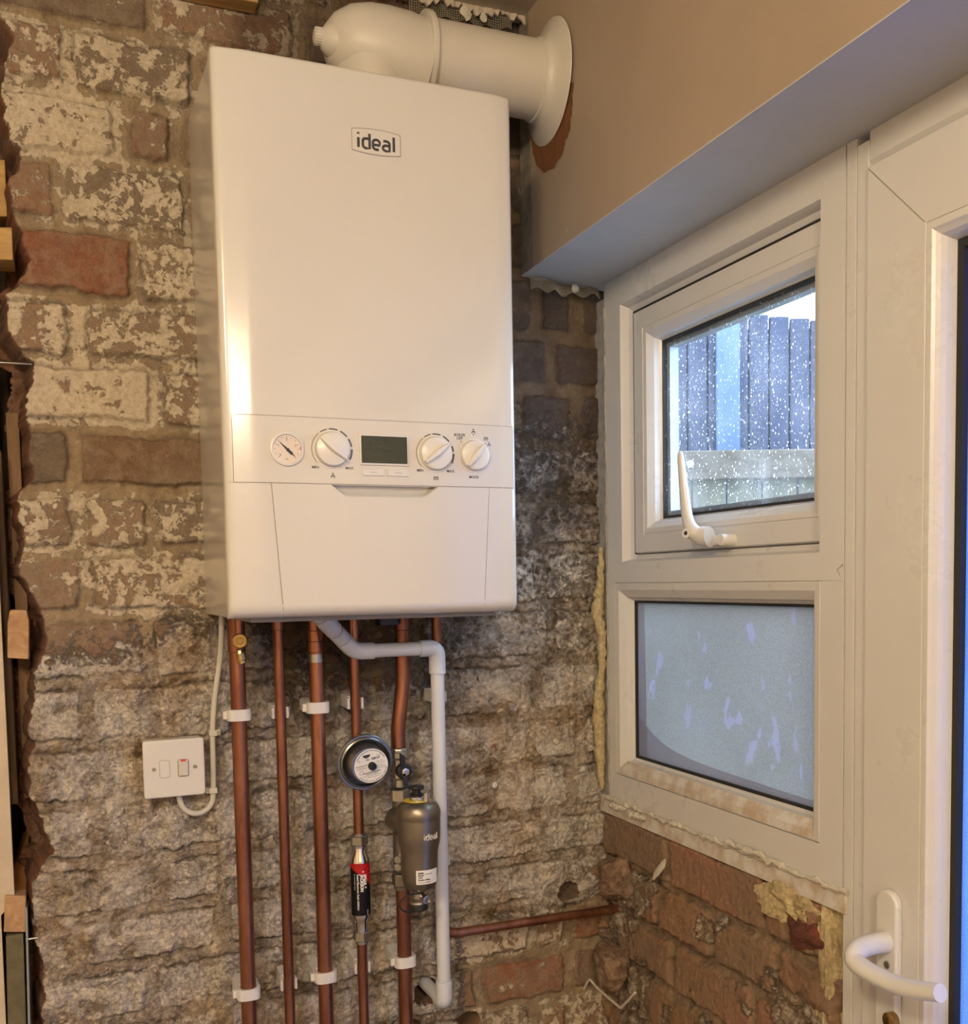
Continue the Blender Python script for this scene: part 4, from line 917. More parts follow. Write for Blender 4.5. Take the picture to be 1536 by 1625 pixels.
sr = MB(); sr.lathe([(-.004, .0595), (-.003, .0635), (.002, .0645), (.006, .0635), (.007, .0555)], (.322, FY, FZ), (1, 0, 0), 56); sr.build('joint_ring', 'flue_paint', fl)
pp = MB(); pp.lathe([(0, .0555), (.185, .0555)], (.325, FY, FZ), (1, 0, 0), 56); pp.build('pipe', 'flue_paint', fl)
col = MB(); col.lathe([(0, .0560), (.001, .0585), (.006, .0590), (.010, .061), (.014, .066), (.018, .074), (.0225, .084), (.025, .089), (.0265, .0895), (.0265, .086)], (.499, FY+.001, FZ), (1, -.04, .0), 64); col.build('wall_collar', 'flue_paint', fl)
bs = MB(); bs.box((.268, -.205, .700), (.284, -.19, .7065)); bs.build('clamp_screw', 'flue_paint', fl, bevel=.002)

# ------------------------------------------------------------------ copper pipes
def C(u, v, y=-.06): p = at(u, v, 'y', y); return (p.x, p.z)
PYY = -.058
def xz(u, v, y=PYY): p = at(u, v, 'y', y); return p.x, p.z
zb_ = -.80
pipes = {}
def pipe(key, label, pts, r, extra=None, mat='copper', base=None):
    o = thing('copper_pipe', pts[-1], label, 'pipe', 'copper pipes below the boiler')
    b_ = MB(); b_.tube(pts, r, 28, fillet=.03 if len(pts) > 2 else 0); b_.build('tube', mat, o); pipes[key] = o; return o
x1 = xz(377, 1100)[0]; x1b = xz(396, 1600)[0]; x1 = (x1+x1b)/2
p1 = pipe(1, 'thick copper pipe furthest left under the boiler, with a brass drain fitting at its top', [(x1, PYY, -.0065), (x1, PYY, zb_)], .0113)
x2 = (xz(446, 1100)[0]+xz(458, 1600)[0])/2
p2 = pipe(2, 'thin copper pipe second from the left, directly left of the socketed thick pipe', [(x2, PYY, -.0065), (x2, PYY, zb_)], .0078)
x3 = (xz(506, 1100)[0]+xz(515, 1600)[0])/2
p3 = pipe(3, 'thick copper pipe with a soldered socket behind the white waste elbow', [(x3, PYY, -.0065), (x3, PYY, zb_)], .0113)
x4 = (xz(568, 1100)[0]+xz(573, 1600)[0])/2
z4a = xz(569, 1325)[1]; z4b = xz(571, 1485)[1]
p4 = thing('copper_pipe', (x4, PYY, zb_), 'thin copper pipe passing behind the round metal reducer to the chrome scale inhibitor', 'pipe', 'copper pipes below the boiler')
b_ = MB(); b_.tube([(x4, PYY, -.0065), (x4, PYY, z4a)], .0078, 28); b_.build('tube', 'copper', p4)
b_ = MB(); b_.tube([(x4, PYY, z4b), (x4, PYY, zb_)], .0078, 28); b_.build('tube', 'copper', p4)
x5a, z5a = xz(640, 1095); x5b, z5b = xz(631, 1145); x5c = xz(641, 1480)[0]
z5e = xz(630, 1190)[1]
z5f = xz(638, 1400)[1]
p5 = thing('copper_pipe', (x5c, PYY, zb_), 'thick kinked copper pipe carrying the black-levered valve and the metal filter', 'pipe', 'copper pipes below the boiler')
b_ = MB(); b_.tube([(x5a, PYY, -.0065), (x5a, PYY, z5a+.012), (x5b, PYY, z5b-.012), (x5b, PYY, z5e)], .0113, 28, fillet=.02); b_.build('tube', 'copper', p5)
b_ = MB(); b_.tube([(x5c, PYY, z5f+.01), (x5c, PYY, zb_)], .0113, 28); b_.build('tube', 'copper', p5)
# sockets
for (p_, x_, z0_, z1_, r_) in ((p3, x3, xz(504, 1000)[1], xz(504, 1035)[1], .0128), (p1, x1, -.001, xz(375, 1035)[1], .0128), (p2, x2, -.001, xz(445, 1000)[1], .009), (p5, x5a, -.001, xz(640, 1000)[1], .0125)):
    b_ = MB(); b_.lathe([(0, r_-.0012), (.001, r_), (z0_-z1_-.001, r_), (z0_-z1_, r_-.0012)], (x_, PYY, z0_), (0, 0, -1), 28); b_.build('socket', 'copper', p_)
b_ = MB(); b_.lathe([(0, .0132), (.0012, .0132)], (x3, PYY, xz(504, 1017)[1]), (0, 0, -1), 28); b_.build('socket_joint', 'black_plastic', p3)
b_ = MB(); b_.lathe([(0, .01155), (.012, .0115)], (x3, PYY, xz(504, 1038)[1]), (0, 0, -1), 28); b_.build('solder_mark', 'nickel', p3)
# small copper tail and brass drain fitting on pipe 1
bp_ = at(380, 1017, 'y', -.095)
b_ = MB(); b_.lathe([(0, .0075), (.005, .0110), (.006, .0110), (.0075, .0095), (.0075, .0062), (.0045, .0060), (.0045, .0)], (bp_.x, bp_.y+.004, bp_.z), (0, -1, 0), 32); b_.tube([(bp_.x, bp_.y+.006, bp_.z), (x1, PYY, bp_.z)], .006, 16)
bo1 = b_.build('drain_fitting', 'brass', p1)
b_ = MB(); b_.box((bp_.x-.0035, bp_.y-.0025, bp_.z-.0035), (bp_.x+.0035, bp_.y+.001, bp_.z+.0035)); b_.build('square_plug', 'brass', bo1, bevel=.0005)
bq = at(382, 1042, 'y', -.09); b_ = MB(); b_.lathe([(0, .0062), (.004, .0072), (.014, .0072), (.015, .0064), (.019, .0064), (.019, .004), (.016, .004)], (bq.x-.001, bq.y, bq.z+.009), (.16, -.05, -1), 12, smooth=False); b_.build('hose_tail', 'brass', bo1)
b_ = MB(); b_.tube([(bp_.x, -.092, .0), (bp_.x, -.092, bp_.z+.008)], .0052, 16); b_.build('tail_pipe', 'copper', p1)
b_ = MB(); b_.lathe([(0, .009), (.010, .009)], (x4, PYY, .0), (0, 0, -1), 6, smooth=False); b_.build('top_nut', 'nickel', p4)
b_ = MB(); b_.lathe([(0, .0125), (.006, .0125)], (x5a, PYY, .002), (0, 0, -1), 20, smooth=False); b_.build('top_nut', 'nickel', p5)
# sixth: gas pipe behind the white pipe, turning to the side wall
x6, _ = xz(694, 1005, -.05)
zc = at(800, 1469, 'y', -.045).z
p6 = pipe(6, 'thin bright copper pipe dropping behind the white waste pipe then running right into the corner', [(x6, -.045, -.0065), (x6, -.045, zc), (.672, -.045, zc)], .0078, mat='copper')

# ------------------------------------------------------------------ pipe clips
def band_clip(x, z, r, label, wall_y=.004):
    o = thing('pipe_clip', (x, 0, z), label, 'pipe clip', 'hinged white clips on thick pipes')
    b = MB(); hh = .0085; ro = r+.0042; ri = r+.0004; V_ = []; n = 18
    outer = []; inner = []
    for i in range(n+1):
        a = PI+PI*i/n   # front half
        ox = ro*1.12*math.copysign(abs(math.cos(a))**.6, math.cos(a)); oy = ro*math.copysign(abs(math.sin(a))**.75, math.sin(a))
        outer.append((x+ox, PYY+oy)); inner.append((x+ri*math.cos(a), PYY+ri*math.sin(a)))
    outer = [(x-ro*1.12, wall_y-.012)]+outer+[(x+ro*1.12, wall_y-.012)]; inner = [(x-ri, wall_y-.02)]+inner+[(x+ri, wall_y-.02)]
    poly = outer+inner[::-1]
    # quads between outer and inner
    m = len(outer)
    top_ = [(p[0], p[1], z+hh) for p in outer]+[(p[0], p[1], z+hh) for p in inner]; bot_ = [(p[0], p[1], z-hh) for p in outer]+[(p[0], p[1], z-hh) for p in inner]
    F_ = []
    for i in range(m-1):
        F_ += [(i, i+1, m+i+1, m+i), (2*m+i+1, 2*m+i, 3*m+i, 3*m+i+1), (i+1, i, 2*m+i, 2*m+i+1), (m+i, m+i+1, 3*m+i+1, 3*m+i)]
    F_ += [(0, m, 3*m, 2*m), (m-1, 2*m+m-1, 3*m+m-1, m+m-1)]
    b.add(top_+bot_, F_); b.build('band', 'nylon', o, bevel=.0008)
    b = MB(); b.box((x-.0135, PYY+r+.001, z-.009), (x+.0135, wall_y, z+.009)); b.box((x-ro*1.12-.0055, PYY-.002, z-.006), (x-ro*1.12+.001, PYY+.008, z+.006)); b.build('base', 'nylon', o, bevel=.001); return o
def small_clip(x, z, label, y=PYY, r=.0078):
    o = thing('pipe_clip', (x, 0, z), label, 'pipe clip', 'open white clips on thin pipes')
    b = MB()
    for s_ in (-1, 1):
        pr = [(x+s_*(r+.0005), y+.012), (x+s_*(r+.0045), y+.012), (x+s_*(r+.0050), y-.0005), (x+s_*(r+.0030), y-.0035), (x+s_*(r+.0006), y-.001)]
        b.prism([(px_, py2, z-.0085) for px_, py2 in pr], (0, 0, .017))
    b.box((x-r-.004, y+.010, z-.0085), (x+r+.004, y+.016, z+.0085)); b.build('jaws', 'nylon', o, bevel=.0008)
    b = MB(); b.box((x-.009, y+.016, z-.010), (x+.009, .006, z+.010)); b.build('base', 'nylon', o, bevel=.001); return o
band_clip(x1, xz(377, 1134)[1], .0113, 'upper white clip around the leftmost thick copper pipe')
band_clip(x1, xz(389, 1575)[1], .0113, 'lower white clip around the leftmost thick copper pipe')
band_clip(x3, xz(505, 1122)[1], .0113, 'upper white clip around the thick copper pipe in the middle')
band_clip(x3, xz(514, 1548)[1], .0113, 'lower white clip around the thick copper pipe in the middle')
band_clip(x5c, xz(640, 1524)[1], .0113, 'white clip around the thick copper pipe below the metal filter')
small_clip(x2, xz(446, 1131)[1], 'upper white open clip behind the thin second copper pipe')
small_clip(x2, xz(458, 1562)[1], 'lower white open clip behind the thin second copper pipe')
small_clip(x4, xz(567, 1116)[1], 'white open clip above the round metal pressure reducer')
small_clip(x4, xz(572, 1536)[1], 'white open clip below the chrome scale inhibitor')
small_clip(x6+.002, at(709, 1105, 'y', -.045).z, 'white open clip showing at the right edge of the waste pipe, upper one', -.045)
small_clip(x6+.002, at(709, 1365, 'y', -.045).z, 'white open clip showing at the right edge of the waste pipe, beside the filter', -.045)

# ------------------------------------------------------------------ white condensate pipe
WY = -.084
def wp(u, v, y=WY): return at(u, v, 'y', y)
wroot2 = thing('waste_pipe', wp(703, 1560), 'white plastic waste pipe angling out from under the boiler and dropping to a wall hole', 'pipe')
A_ = wp(510, 985, -.14); B_ = wp(535, 1015, -.13); Cc = wp(562, 1031, WY); D_ = wp(690, 1031); E_ = wp(704, 1590)
D_.z = Cc.z = (Cc.z+D_.z)/2; xd = (wp(695, 1060).x+E_.x)/2; D_.x = xd; E_.x = xd
b_ = MB(); b_.tube([A_+Vector((-.006, -.0, .012)), Cc], .0105, 28); b_.build('upper_length', 'white_pvc_pipe', wroot2)
b_ = MB(); b_.tube([Cc, D_], .0107, 28); b_.build('cross_length', 'white_pvc_pipe', wroot2)
b_ = MB(); b_.tube([D_, E_], .0107, 28); b_.build('drop_length', 'white_pvc_pipe', wroot2)
dirA = (A_+Vector((-.006, 0, .012))-Cc).normalized()
def fitting(name, pts, r=.0128, fil=.02):
    b = MB(); b.tube(pts, r, 32, fillet=fil); return b.build(name, 'white_pvc_pipe', wroot2)
fitting('upper_elbow', [Cc+dirA*.055, Cc+dirA*.036]); fitting('upper_elbow', [Cc+dirA*.095, Cc+dirA*.060], .0135)
fitting('middle_elbow', [Cc+dirA*.034, Cc, Cc+Vector((.030, 0, 0))], .0130)
fitting('corner_elbow', [D_+Vector((-.028, 0, 0)), D_, D_+Vector((0, 0, -.040))], .0130, .024)
W1 = at(678, 1563, 'y', -.004)
fitting('bottom_elbow', [E_+Vector((0, 0, .035)), E_, E_+(W1-E_).normalized()*.022], .0130, .016)
b_ = MB(); b_.tube([E_+(W1-E_).normalized()*.01, W1+(W1-E_).normalized()*.06], .0107, 28); b_.build('wall_length', 'white_pvc_pipe', wroot2)

# ------------------------------------------------------------------ gas pressure reducer (round)
rc_ = at(586, 1208, 'y', -.105); rcn = at(579, 1209, 'y', -.085)
rg = thing('pressure_reducer', (x4, PYY, rcn.z), 'round dark steel pressure reducer with a printed white disc on the fourth pipe', 'pressure reducer')
ax_ = Vector((.05, -1, -.10)).normalized(); R0 = .0425; oc = Vector((rcn.x, -.080, rcn.z))
b_ = MB(); b_.lathe([(-.010, .020), (-.004, .038), (0, .0425), (.003, .0435), (.006, .0435), (.007, .0425), (.007, .0405), (.009, .0395), (.011, .0395), (.012, .0380), (.011, .0365), (.001, .0355), (-.001, .0345), (.000, .033), (.012, .0315), (.020, .0290), (.0235, .0265), (.0238, .001)], oc, ax_, 64); ro = b_.build('drum', 'spun_steel', rg)
b_ = MB(); dc = oc+ax_*.0240+Vector((.0035, 0, -.001)); b_.lathe([(0, .0265), (.0003, .0265)], dc, ax_, 48); dso = b_.build('printed_disc', 'paper', rg)
N_up = (Vector((0, 0, 1))-ax_*ax_.z).normalized(); Nr = N_up.cross(ax_)*-1
Nr = Vector((1, 0, 0)); Nr = (Nr-ax_*Nr.dot(ax_)).normalized()
rtilt = math.radians(9)
def onDisc(x, y, d):
    xx = x*math.cos(rtilt)-y*math.sin(rtilt); yy = x*math.sin(rtilt)+y*math.cos(rtilt); return dc+ax_*(.0004+max(d, 0))+Nr*xx+N_up*yy
b_ = MB()
def dt(s_, size, x, y, bold=0): text(b_, s_, size, lambda a, c, d: onDisc(a+x, c+y, d), ext=.00005, bold=bold)
dt('No', .0040, -.004, .0105, .0001); dt('328127', .0046, .0085, .0105, .0002)
def darc(cx, cy, r, a0, a1, w, n=20):
    V_ = []
    for i in range(n+1):
        a = math.radians(a0+(a1-a0)*i/n)
        for q in (r-w/2, r+w/2): V_.append(onDisc(cx+q*math.cos(a), cy+q*math.sin(a), .0001))
    b_.add(V_, [(2*i, 2*i+1, 2*i+3, 2*i+2) for i in range(n)])
for i in range(22): a0 = 150-6*i; darc(0, 0, .0240, a0, a0-(3+(i*7) % 3*.6), .0014, 3)
for i in range(20): a0 = 215+6.5*i; darc(0, 0, .0240, a0, a0+(3+(i*5) % 3*.6), .0014, 3)
V_ = [onDisc(-.006+.004+.006*math.cos(PI+PI*i/10)-.003, .0185+.0052*math.sin(PI+PI*i/10), .0001) for i in range(11)]; b_.add(V_, [tuple(range(11))])
rl = random.Random(3)
for (x0, x1_, y, w_) in ((-.024, -.006, .0030, .0010), (-.024, -.008, .0005, .0006), (-.023, -.008, -.0018, .0006), (.007, .019, .0050, .0006), (.007, .022, .0022, .0006), (.008, .018, -.0010, .0006), (.008, .022, -.0036, .0006), (.008, .023, -.0062, .0006), (-.014, .014, -.0098, .0013), (-.010, .010, -.0122, .0010), (-.016, .015, -.0146, .0006), (-.010, .012, -.0172, .0006), (.010, .018, .0145, .0006), (-.020, -.016, .0120, .0006), (-.020, -.016, .0095, .0006)):
    x = x0
    while x < x1_:
        l_ = .0008+rl.random()*.0022; b_.add([onDisc(x, y-w_/2, .0001), onDisc(min(x+l_, x1_), y-w_/2, .0001), onDisc(min(x+l_, x1_), y+w_/2, .0001), onDisc(x, y+w_/2, .0001)], [(0, 1, 2, 3)]); x += l_+.0006
darc(-.0165, -.0075, .0030, 0, 360, .0004, 24)
b_.build('disc_printing', 'ink', dso)
b_ = MB(); b_.lathe([(0, .0062), (.006, .0060), (.0075, .0050), (.0078, .0015), (.0070, .001)], dc+ax_*.0003+Nr*.001, ax_, 32); b_.build('centre_knob', 'black_plastic', rg)
b_ = MB(); b_.lathe([(-.028, .012), (.028, .012)], (x4, PYY, rcn.z), (0, 0, 1), 6, smooth=False); b_.lathe([(-.03, .015), (.0, .018)], oc+ax_*-.004, ax_, 24); b_.build('valve_body', 'nickel', rg)

# ------------------------------------------------------------------ scale inhibitor on the fourth pipe
inh = thing('scale_inhibitor', (x4, PYY, z4b), 'chrome scale inhibitor tube with a red and black label on the fourth pipe', 'scale inhibitor')
zt = z4a+.004; zz1 = xz(570, 1341)[1]; 
def zpx(v, u=570): return xz(u, v)[1]
b_ = MB(); b_.lathe([(zpx(1341), .0072), (zpx(1342), .0100), (zpx(1352), .0104), (zpx(1362), .0152), (zpx(1368), .0158), (zpx(1452), .0158), (zpx(1460), .0128), (zpx(1462), .0118), (zpx(1476), .0108)], (x4, PYY, 0), (0, 0, 1), 48); io = b_.build('chrome_tube', 'chrome', inh)
for (v0, v1, r_) in ((1325, 1340, .0140), (1478, 1493, .0132)):
    b_ = MB(); b_.lathe([(zpx(v0), r_-.0015), (zpx(v0)-.0015, r_), (zpx(v1)+.0015, r_), (zpx(v1), r_-.0015)], (x4, PYY, 0), (0, 0, 1), 6, smooth=False); b_.lathe([(zpx(v0)+.003, r_-.003), (zpx(v1)-.004, r_-.003)], (x4, PYY, 0), (0, 0, 1), 24); b_.build('compression_nut', 'nickel', inh)
def wrapc(cx, cy, r, a_off):         # wraps (s, z) round a vertical cylinder; s = 0 faces the camera side
    def f(s_, z, d=0): a = -PI/2+a_off+s_/r; return Vector((cx+(r+d)*math.cos(a), cy+(r+d)*math.sin(a), z))
    return f
Wf = wrapc(x4, PYY, .0160, -.20)
zl0, zl1 = zpx(1367), zpx(1449); n1, n2 = 28, 30; V_ = []; mi_ = []
b_ = MB()
for j in range(n2+1):
    for i in range(n1+1): V_.append(Wf(-.019+.038*i/n1, zl1+(zl0-zl1)*j/n2))
for j in range(n2):
    for i in range(n1):
        s_ = (i+.5)/n1; t_ = 1-(j+.5)/n2     # t from the top
        red = t_ < .06+.10*min(1, s_*2.2) + (.20*max(0, (s_-.55)/.45)) + (.10*s_)
        b_.add([V_[j*(n1+1)+i], V_[j*(n1+1)+i+1], V_[(j+1)*(n1+1)+i+1], V_[(j+1)*(n1+1)+i]], [(0, 1, 2, 3)], 1 if red else 0, True)
lo = b_.build('label', ['black_label', 'red_paint'], inh)
b_ = MB()
def it(s_, size, sx, ztop, bold=0): text(b_, s_, size, lambda a, c, d: Wf(sx+c, ztop-a, .0002+max(d, 0)), align='LEFT', ext=.0001, bold=bold)
it('SPEAR &', .0062, .0065, zl0-.017, .00035); it('JACKSON', .0062, .0015, zl0-.017, .00035)
it('Sealed Electronic Scale Inhibitor', .0044, -.0045, zl0-.016, .0001); it('for combi boilers 15mm', .0026, -.0095, zl0-.016)
it('22/015', .0030, .010, zl0-.073)
b_.lathe([(0, .0015), (.0002, .0015)], Wf(.004, zl0-.0125, .0001), (0, -1, 0), 5); b_.build('label_lettering', 'paper', lo)

# ------------------------------------------------------------------ lever valve on the fifth pipe
vc = at(637, 1222, 'y', -.075)
lvv = thing('lever_valve', (x5b, PYY, vc.z), 'steel isolation valve with a black butterfly lever above the metal filter', 'valve')
b_ = MB(); z0_ = z5e+.004; b_.lathe([(z0_, .0125), (z0_-.002, .0145), (z0_-.006, .0145), (z0_-.008, .0160), (vc.z+.018, .0160), (vc.z+.014, .0135), (vc.z-.014, .0135), (vc.z-.018, .0105), (at(645, 1248, 'y', PYY).z, .0105)], ((x5b+x5c)/2, PYY, 0), (0, 0, 1), 8, smooth=False); b_.build('body', 'nickel', lvv, bevel=.0015)
hz0 = at(640, 1250, 'y', PYY).z; hz1 = at(640, 1270, 'y', PYY).z
b_ = MB(); b_.lathe([(hz0, .0145), (hz0-.002, .0165), (hz1+.002, .0165), (hz1, .0150)], ((x5b+x5c)/2, PYY, 0), (0, 0, 1), 6, smooth=False); b_.build('union_nut', 'nickel', lvv)
b_ = MB(); b_.lathe([(0, .0115), (.010, .0125), (.013, .0120), (.0135, .008)], (vc.x, -.078, vc.z), (.05, -1, 0), 28); b_.prism([(vc.x-.006, -.092, vc.z+.004), (vc.x+.002, -.092, vc.z+.006), (vc.x+.001, -.094, vc.z+.024), (vc.x-.007, -.094, vc.z+.030)], (0, .005, 0)); b_.prism([(vc.x-.003, -.092, vc.z-.006), (vc.x+.004, -.092, vc.z-.006), (vc.x+.006, -.094, vc.z-.026), (vc.x-.001, -.094, vc.z-.026)], (0, .005, 0)); lo_ = b_.build('lever', 'black_plastic', lvv, bevel=.001)
b_ = MB(); b_.lathe([(0, .0062), (.004, .0062), (.0045, .0035), (.003, .003)], (vc.x+.001, -.091, vc.z), (0, -1, 0), 6, smooth=False); b_.build('lever_nut', 'chrome', lvv)

# ------------------------------------------------------------------ magnetic filter
FYY = -.138
def fz(v, u=663): return at(u, v, 'y', FYY).z
fc = at(665, 1340, 'y', FYY).x
flt = thing('magnetic_filter', (fc, FYY, fz(1420)), 'bronze-grey metal canister filter with a black top cap beside the white waste pipe', 'filter')
RF = .0322
prof = [(fz(1414), .010), (fz(1411), .019), (fz(1404), .0262), (fz(1390), .0290), (fz(1365), .0300), (fz(1352), .0305), (fz(1344), .0318), (fz(1334), .0345), (fz(1324), .0352), (fz(1300), .0354), (fz(1297), .0352), (fz(1295), .0360), (fz(1288), .0362), (fz(1284), .0352), (fz(1279), .0335), (fz(1274), .030), (fz(1271), .024), (fz(1270), .0)]
prof = [(z_, r_*.925) for z_, r_ in prof]
b_ = MB(); b_.lathe(prof, (fc, FYY, 0), (0, 0, 1), 64); fo = b_.build('canister', 'filter_body', flt)
zt_ = fz(1270)
b_ = MB(); b_.lathe([(0, .0205), (.0006, .0205)], (fc-.002, FYY, zt_+.0002), (0, 0, 1), 40); b_.build('warning_ring', 'yellow_paper', flt)
b_ = MB(); b_.lathe([(0, .012), (.006, .012), (.007, .010)], (fc-.002, FYY-.002, zt_+.0008), (0, 0, 1), 24); b_.lathe([(0, .0042), (.013, .0042), (.014, .003)], (fc+.008, FYY-.015, zt_), (0, 0, 1), 16); b_.build('top_fitting', 'chrome', flt)
b_ = MB(); b_.lathe([(0, .0095), (.004, .0105), (.004, .0065), (.010, .0065), (.011, .0115), (.0135, .0125), (.0155, .0115), (.016, .003)], (fc-.003, FYY-.002, zt_+.007), (0, 0, 1), 28); b_.build('top_cap', 'black_plastic', flt)
Wl = wrapc(fc, FYY, RF+.0025, .28)
# raised logo on the canister
b_ = MB(); zlogo = fz(1327); rlg = .0352*.925
Wb = wrapc(fc, FYY, rlg+.0004, .32)
for pth in ideal_paths():
    pts3 = [Wb(p[0]*.0050, zlogo+p[1]*.0050+.001) for p in pth]; b_.tube(pts3, .0010, 6)
b_.build('raised_logo', 'bright_alloy', fo)
Wl = wrapc(fc, FYY, .0285, .12)
zl = [fz(1381), fz(1394+8)]
zA = at(662, 1372, 'y', FYY-.03).z; zB = at(662, 1396, 'y', FYY-.03).z
zA, zB = fz(1374), fz(1396)
b_ = MB(); V_ = [Wl(-.0175+.037*i/20, z_) for z_ in (zB, zA) for i in range(21)]; b_.add(V_, [(i, i+1, 22+i, 21+i) for i in range(20)], 0, True); lbo = b_.build('label', 'paper', fo)
b_ = MB(); V_ = [Wl(-.0145+.0085*i/5, z_, .0002) for z_ in (zA-.0085, zA-.0030) for i in range(6)]; b_.add(V_, [(i, i+1, 7+i, 6+i) for i in range(5)])
def lt(s_, size, sx, z_, bold=0): text(b_, s_, size, lambda a, c, d: Wl(sx+a, z_+c, .0003+max(d, 0)), align='LEFT', ext=.0001, bold=bold)
hL = zA-zB
lt('Ideal', .0036, -.0145, zA-hL*.50, .0001); lt('System Filter', .0036, -.0145, zA-hL*.67, .00012); lt('Serial no. 2100489', .0026, -.0145, zA-hL*.86); lt('idealheating', .0024, -.0045, zA-.0055)
b_.build('label_printing', 'ink', lbo)
b_ = MB(); text(b_, 'ideal', .0040, lambda a, c, d: Wl(-.0102+a, zA-.0057+c, .0005), ext=.0001, bold=.0001); b_.build('label_logo', 'paper', lbo)
# side ports behind the canister
xp = x5c
b_ = MB(); b_.lathe([(-.002, .021), (.004, .0245), (.032, .0245), (.036, .021), (.060, .018)], (fc+.001, FYY+.012, fz(1312)), (-.30, .9, 0), 32)
b_.tube([(xp-.0, PYY-.004, hz1+.002), (xp, PYY-.004, fz(1400))], .0150, 24)
b_.build('port_body', 'filter_body', flt)
for v in (1362, 1374):
    b_ = MB(); c_ = at(633, v, 'y', -.07); b_.lathe([(0, .007), (.012, .007), (.013, .005)], c_, (-.4, -1, 0), 6, smooth=False); b_.build('port_bolt', 'nickel', flt)
b_ = MB(); zz_ = xz(640, 1385)[1]; b_.lathe([(0, .0155), (.002, .0170), (.018, .0170), (.020, .0150), (.026, .0140)], (xp, PYY, zz_), (0, 0, -1), 6, smooth=False); b_.build('lower_nut', 'filter_body', flt)
# drain valve with cap and strap
b_ = MB(); zd = fz(1414); b_.lathe([(0, .009), (.012, .009), (.016, .0135), (.019, .0140), (.021, .0125)], (fc-.004, FYY-.002, zd+.002), (0, 0, -1), 28); b_.lathe([(-.004, .0062), (.012, .0068), (.0125, .0050), (.010, .0045)], (fc+.0015, FYY-.010, zd-.009), (.25, -1, 0), 24); dvo = b_.build('drain_valve', 'nickel', flt)
b_ = MB(); b_.lathe([(0, .0142), (.002, .0148), (.008, .0145), (.010, .0120), (.011, .006)], (fc-.004, FYY-.002, zd-.0185), (0, 0, -1), 24); b_.build('drain_cap', 'black_rubber', dvo)
b_ = MB(); pa = [at(u, v, 'y', y_) for u, v, y_ in ((672, 1417, -.148), (655, 1419, -.155), (642, 1423, -.157), (635, 1431, -.157), (634, 1439, -.157), (640, 1446, -.156), (650, 1448, -.152), (664, 1444, -.148))]
b_.tube(pa, .0014, 8, fillet=.004); b_.build('cap_strap', 'black_rubber', dvo)

# ------------------------------------------------------------------ fused spur and its cable
sx0, sx1, sz0, sz1 = -.0985, -.0125, -.2655, -.1805
sw = thing('switched_fuse_spur', ((sx0+sx1)/2, 0, sz0), 'square white fused spur switch plate on the brick left of the pipes', 'switch')
def rrect(x0, x1, z0, z1, r, y, n=5):
    P = []
    for cx, cz, a0 in ((x1-r, z1-r, 0), (x0+r, z1-r, 90), (x0+r, z0+r, 180), (x1-r, z0+r, 270)):
        for i in range(n+1): a = math.radians(a0+90*i/n); P.append((cx+r*math.cos(a), y, cz+r*math.sin(a)))
    return P
b_ = MB(); b_.prism(rrect(sx0+.002, sx1-.002, sz0+.002, sz1-.002, .003, .006), (0, -.034, 0)); b_.build('back_box', 'white_plastic', sw, bevel=.001)
b_ = MB(); b_.prism(rrect(sx0, sx1, sz0, sz1, .0045, -.028), (0, -.0085, 0)); b_.build('face_plate', 'white_plastic', sw, bevel=.0025, seg=4)
yF = -.0366; zm = (sz0+sz1)/2+.000
b_ = MB(); P1 = rrect(-.0795+.003, -.0645+.003, zm-.013, zm+.013, .0035, yF-.0002); P2 = rrect(-.0795+.0034, -.0645+.0026, zm-.0126, zm+.0126, .0032, yF-.0002); m = len(P1); b_.add(P1+P2, [(i, (i+1) % m, m+(i+1) % m, m+i) for i in range(m)])
b_.build('fuse_holder_outline', 'seam_grey', sw)
b_ = MB(); b_.prism(rrect(-.0758, -.0622, zm-.0122, zm+.0122, .0032, yF), (0, -.0006, 0)); b_.build('fuse_holder', 'white_plastic', sw, bevel=.0003)
b_ = MB(); b_.prism(rrect(-.0510, -.0350, zm-.0135, zm+.0125, .003, yF), (0, -.0004, 0)); b_.build('switch_surround', 'seam_grey', sw)
b_ = MB(); b_.prism([(-.0500, yF-.0003, zm-.012), (-.0360, yF-.0003, zm-.012), (-.0360, yF-.0003, zm+.0120), (-.0500, yF-.0003, zm+.0120)], (0, -.0030, 0)); b_.build('rocker', 'cable_white', sw, bevel=.0018, seg=3)
b_ = MB(); b_.box((-.0465, yF-.0037, zm+.0095), (-.0395, yF-.0030, zm+.0125)); b_.build('red_indicator', 'red_plastic', sw, bevel=.0003)
for x_ in (-.0838, -.0262):
    b_ = MB(); b_.lathe([(0, .0032), (.0009, .0030)], (x_, yF, zm), (0, -1, 0), 20); sc_ = b_.build('screw', 'screw_steel', sw); b_ = MB(); b_.box((x_-.0024, yF-.0012, zm-.0004), (x_+.0024, yF-.0008, zm+.0004)); b_.build('screw_slot', 'black_plastic', sc_)
def cb(u, v, y=-.016): return at(u, v, 'y', y)
cbl = MB(); cbl.tube([cb(352, 960, -.06), cb(352, 1000, -.045), cb(350, 1040, -.022), cb(345, 1075, -.018), cb(340, 1110), cb(337, 1160), cb(338, 1200), cb(339, 1250), cb(337, 1275), cb(325, 1288), cb(308, 1292), cb(292, 1285), cb(284, 1268), cb(283, 1250, -.018)], .0042, 16, fillet=.02)
tag(cbl.build('power_cable', 'cable_white', at_=cb(338, 1200)), 'round white flex looping from the boiler down into the spur switch', 'cable')
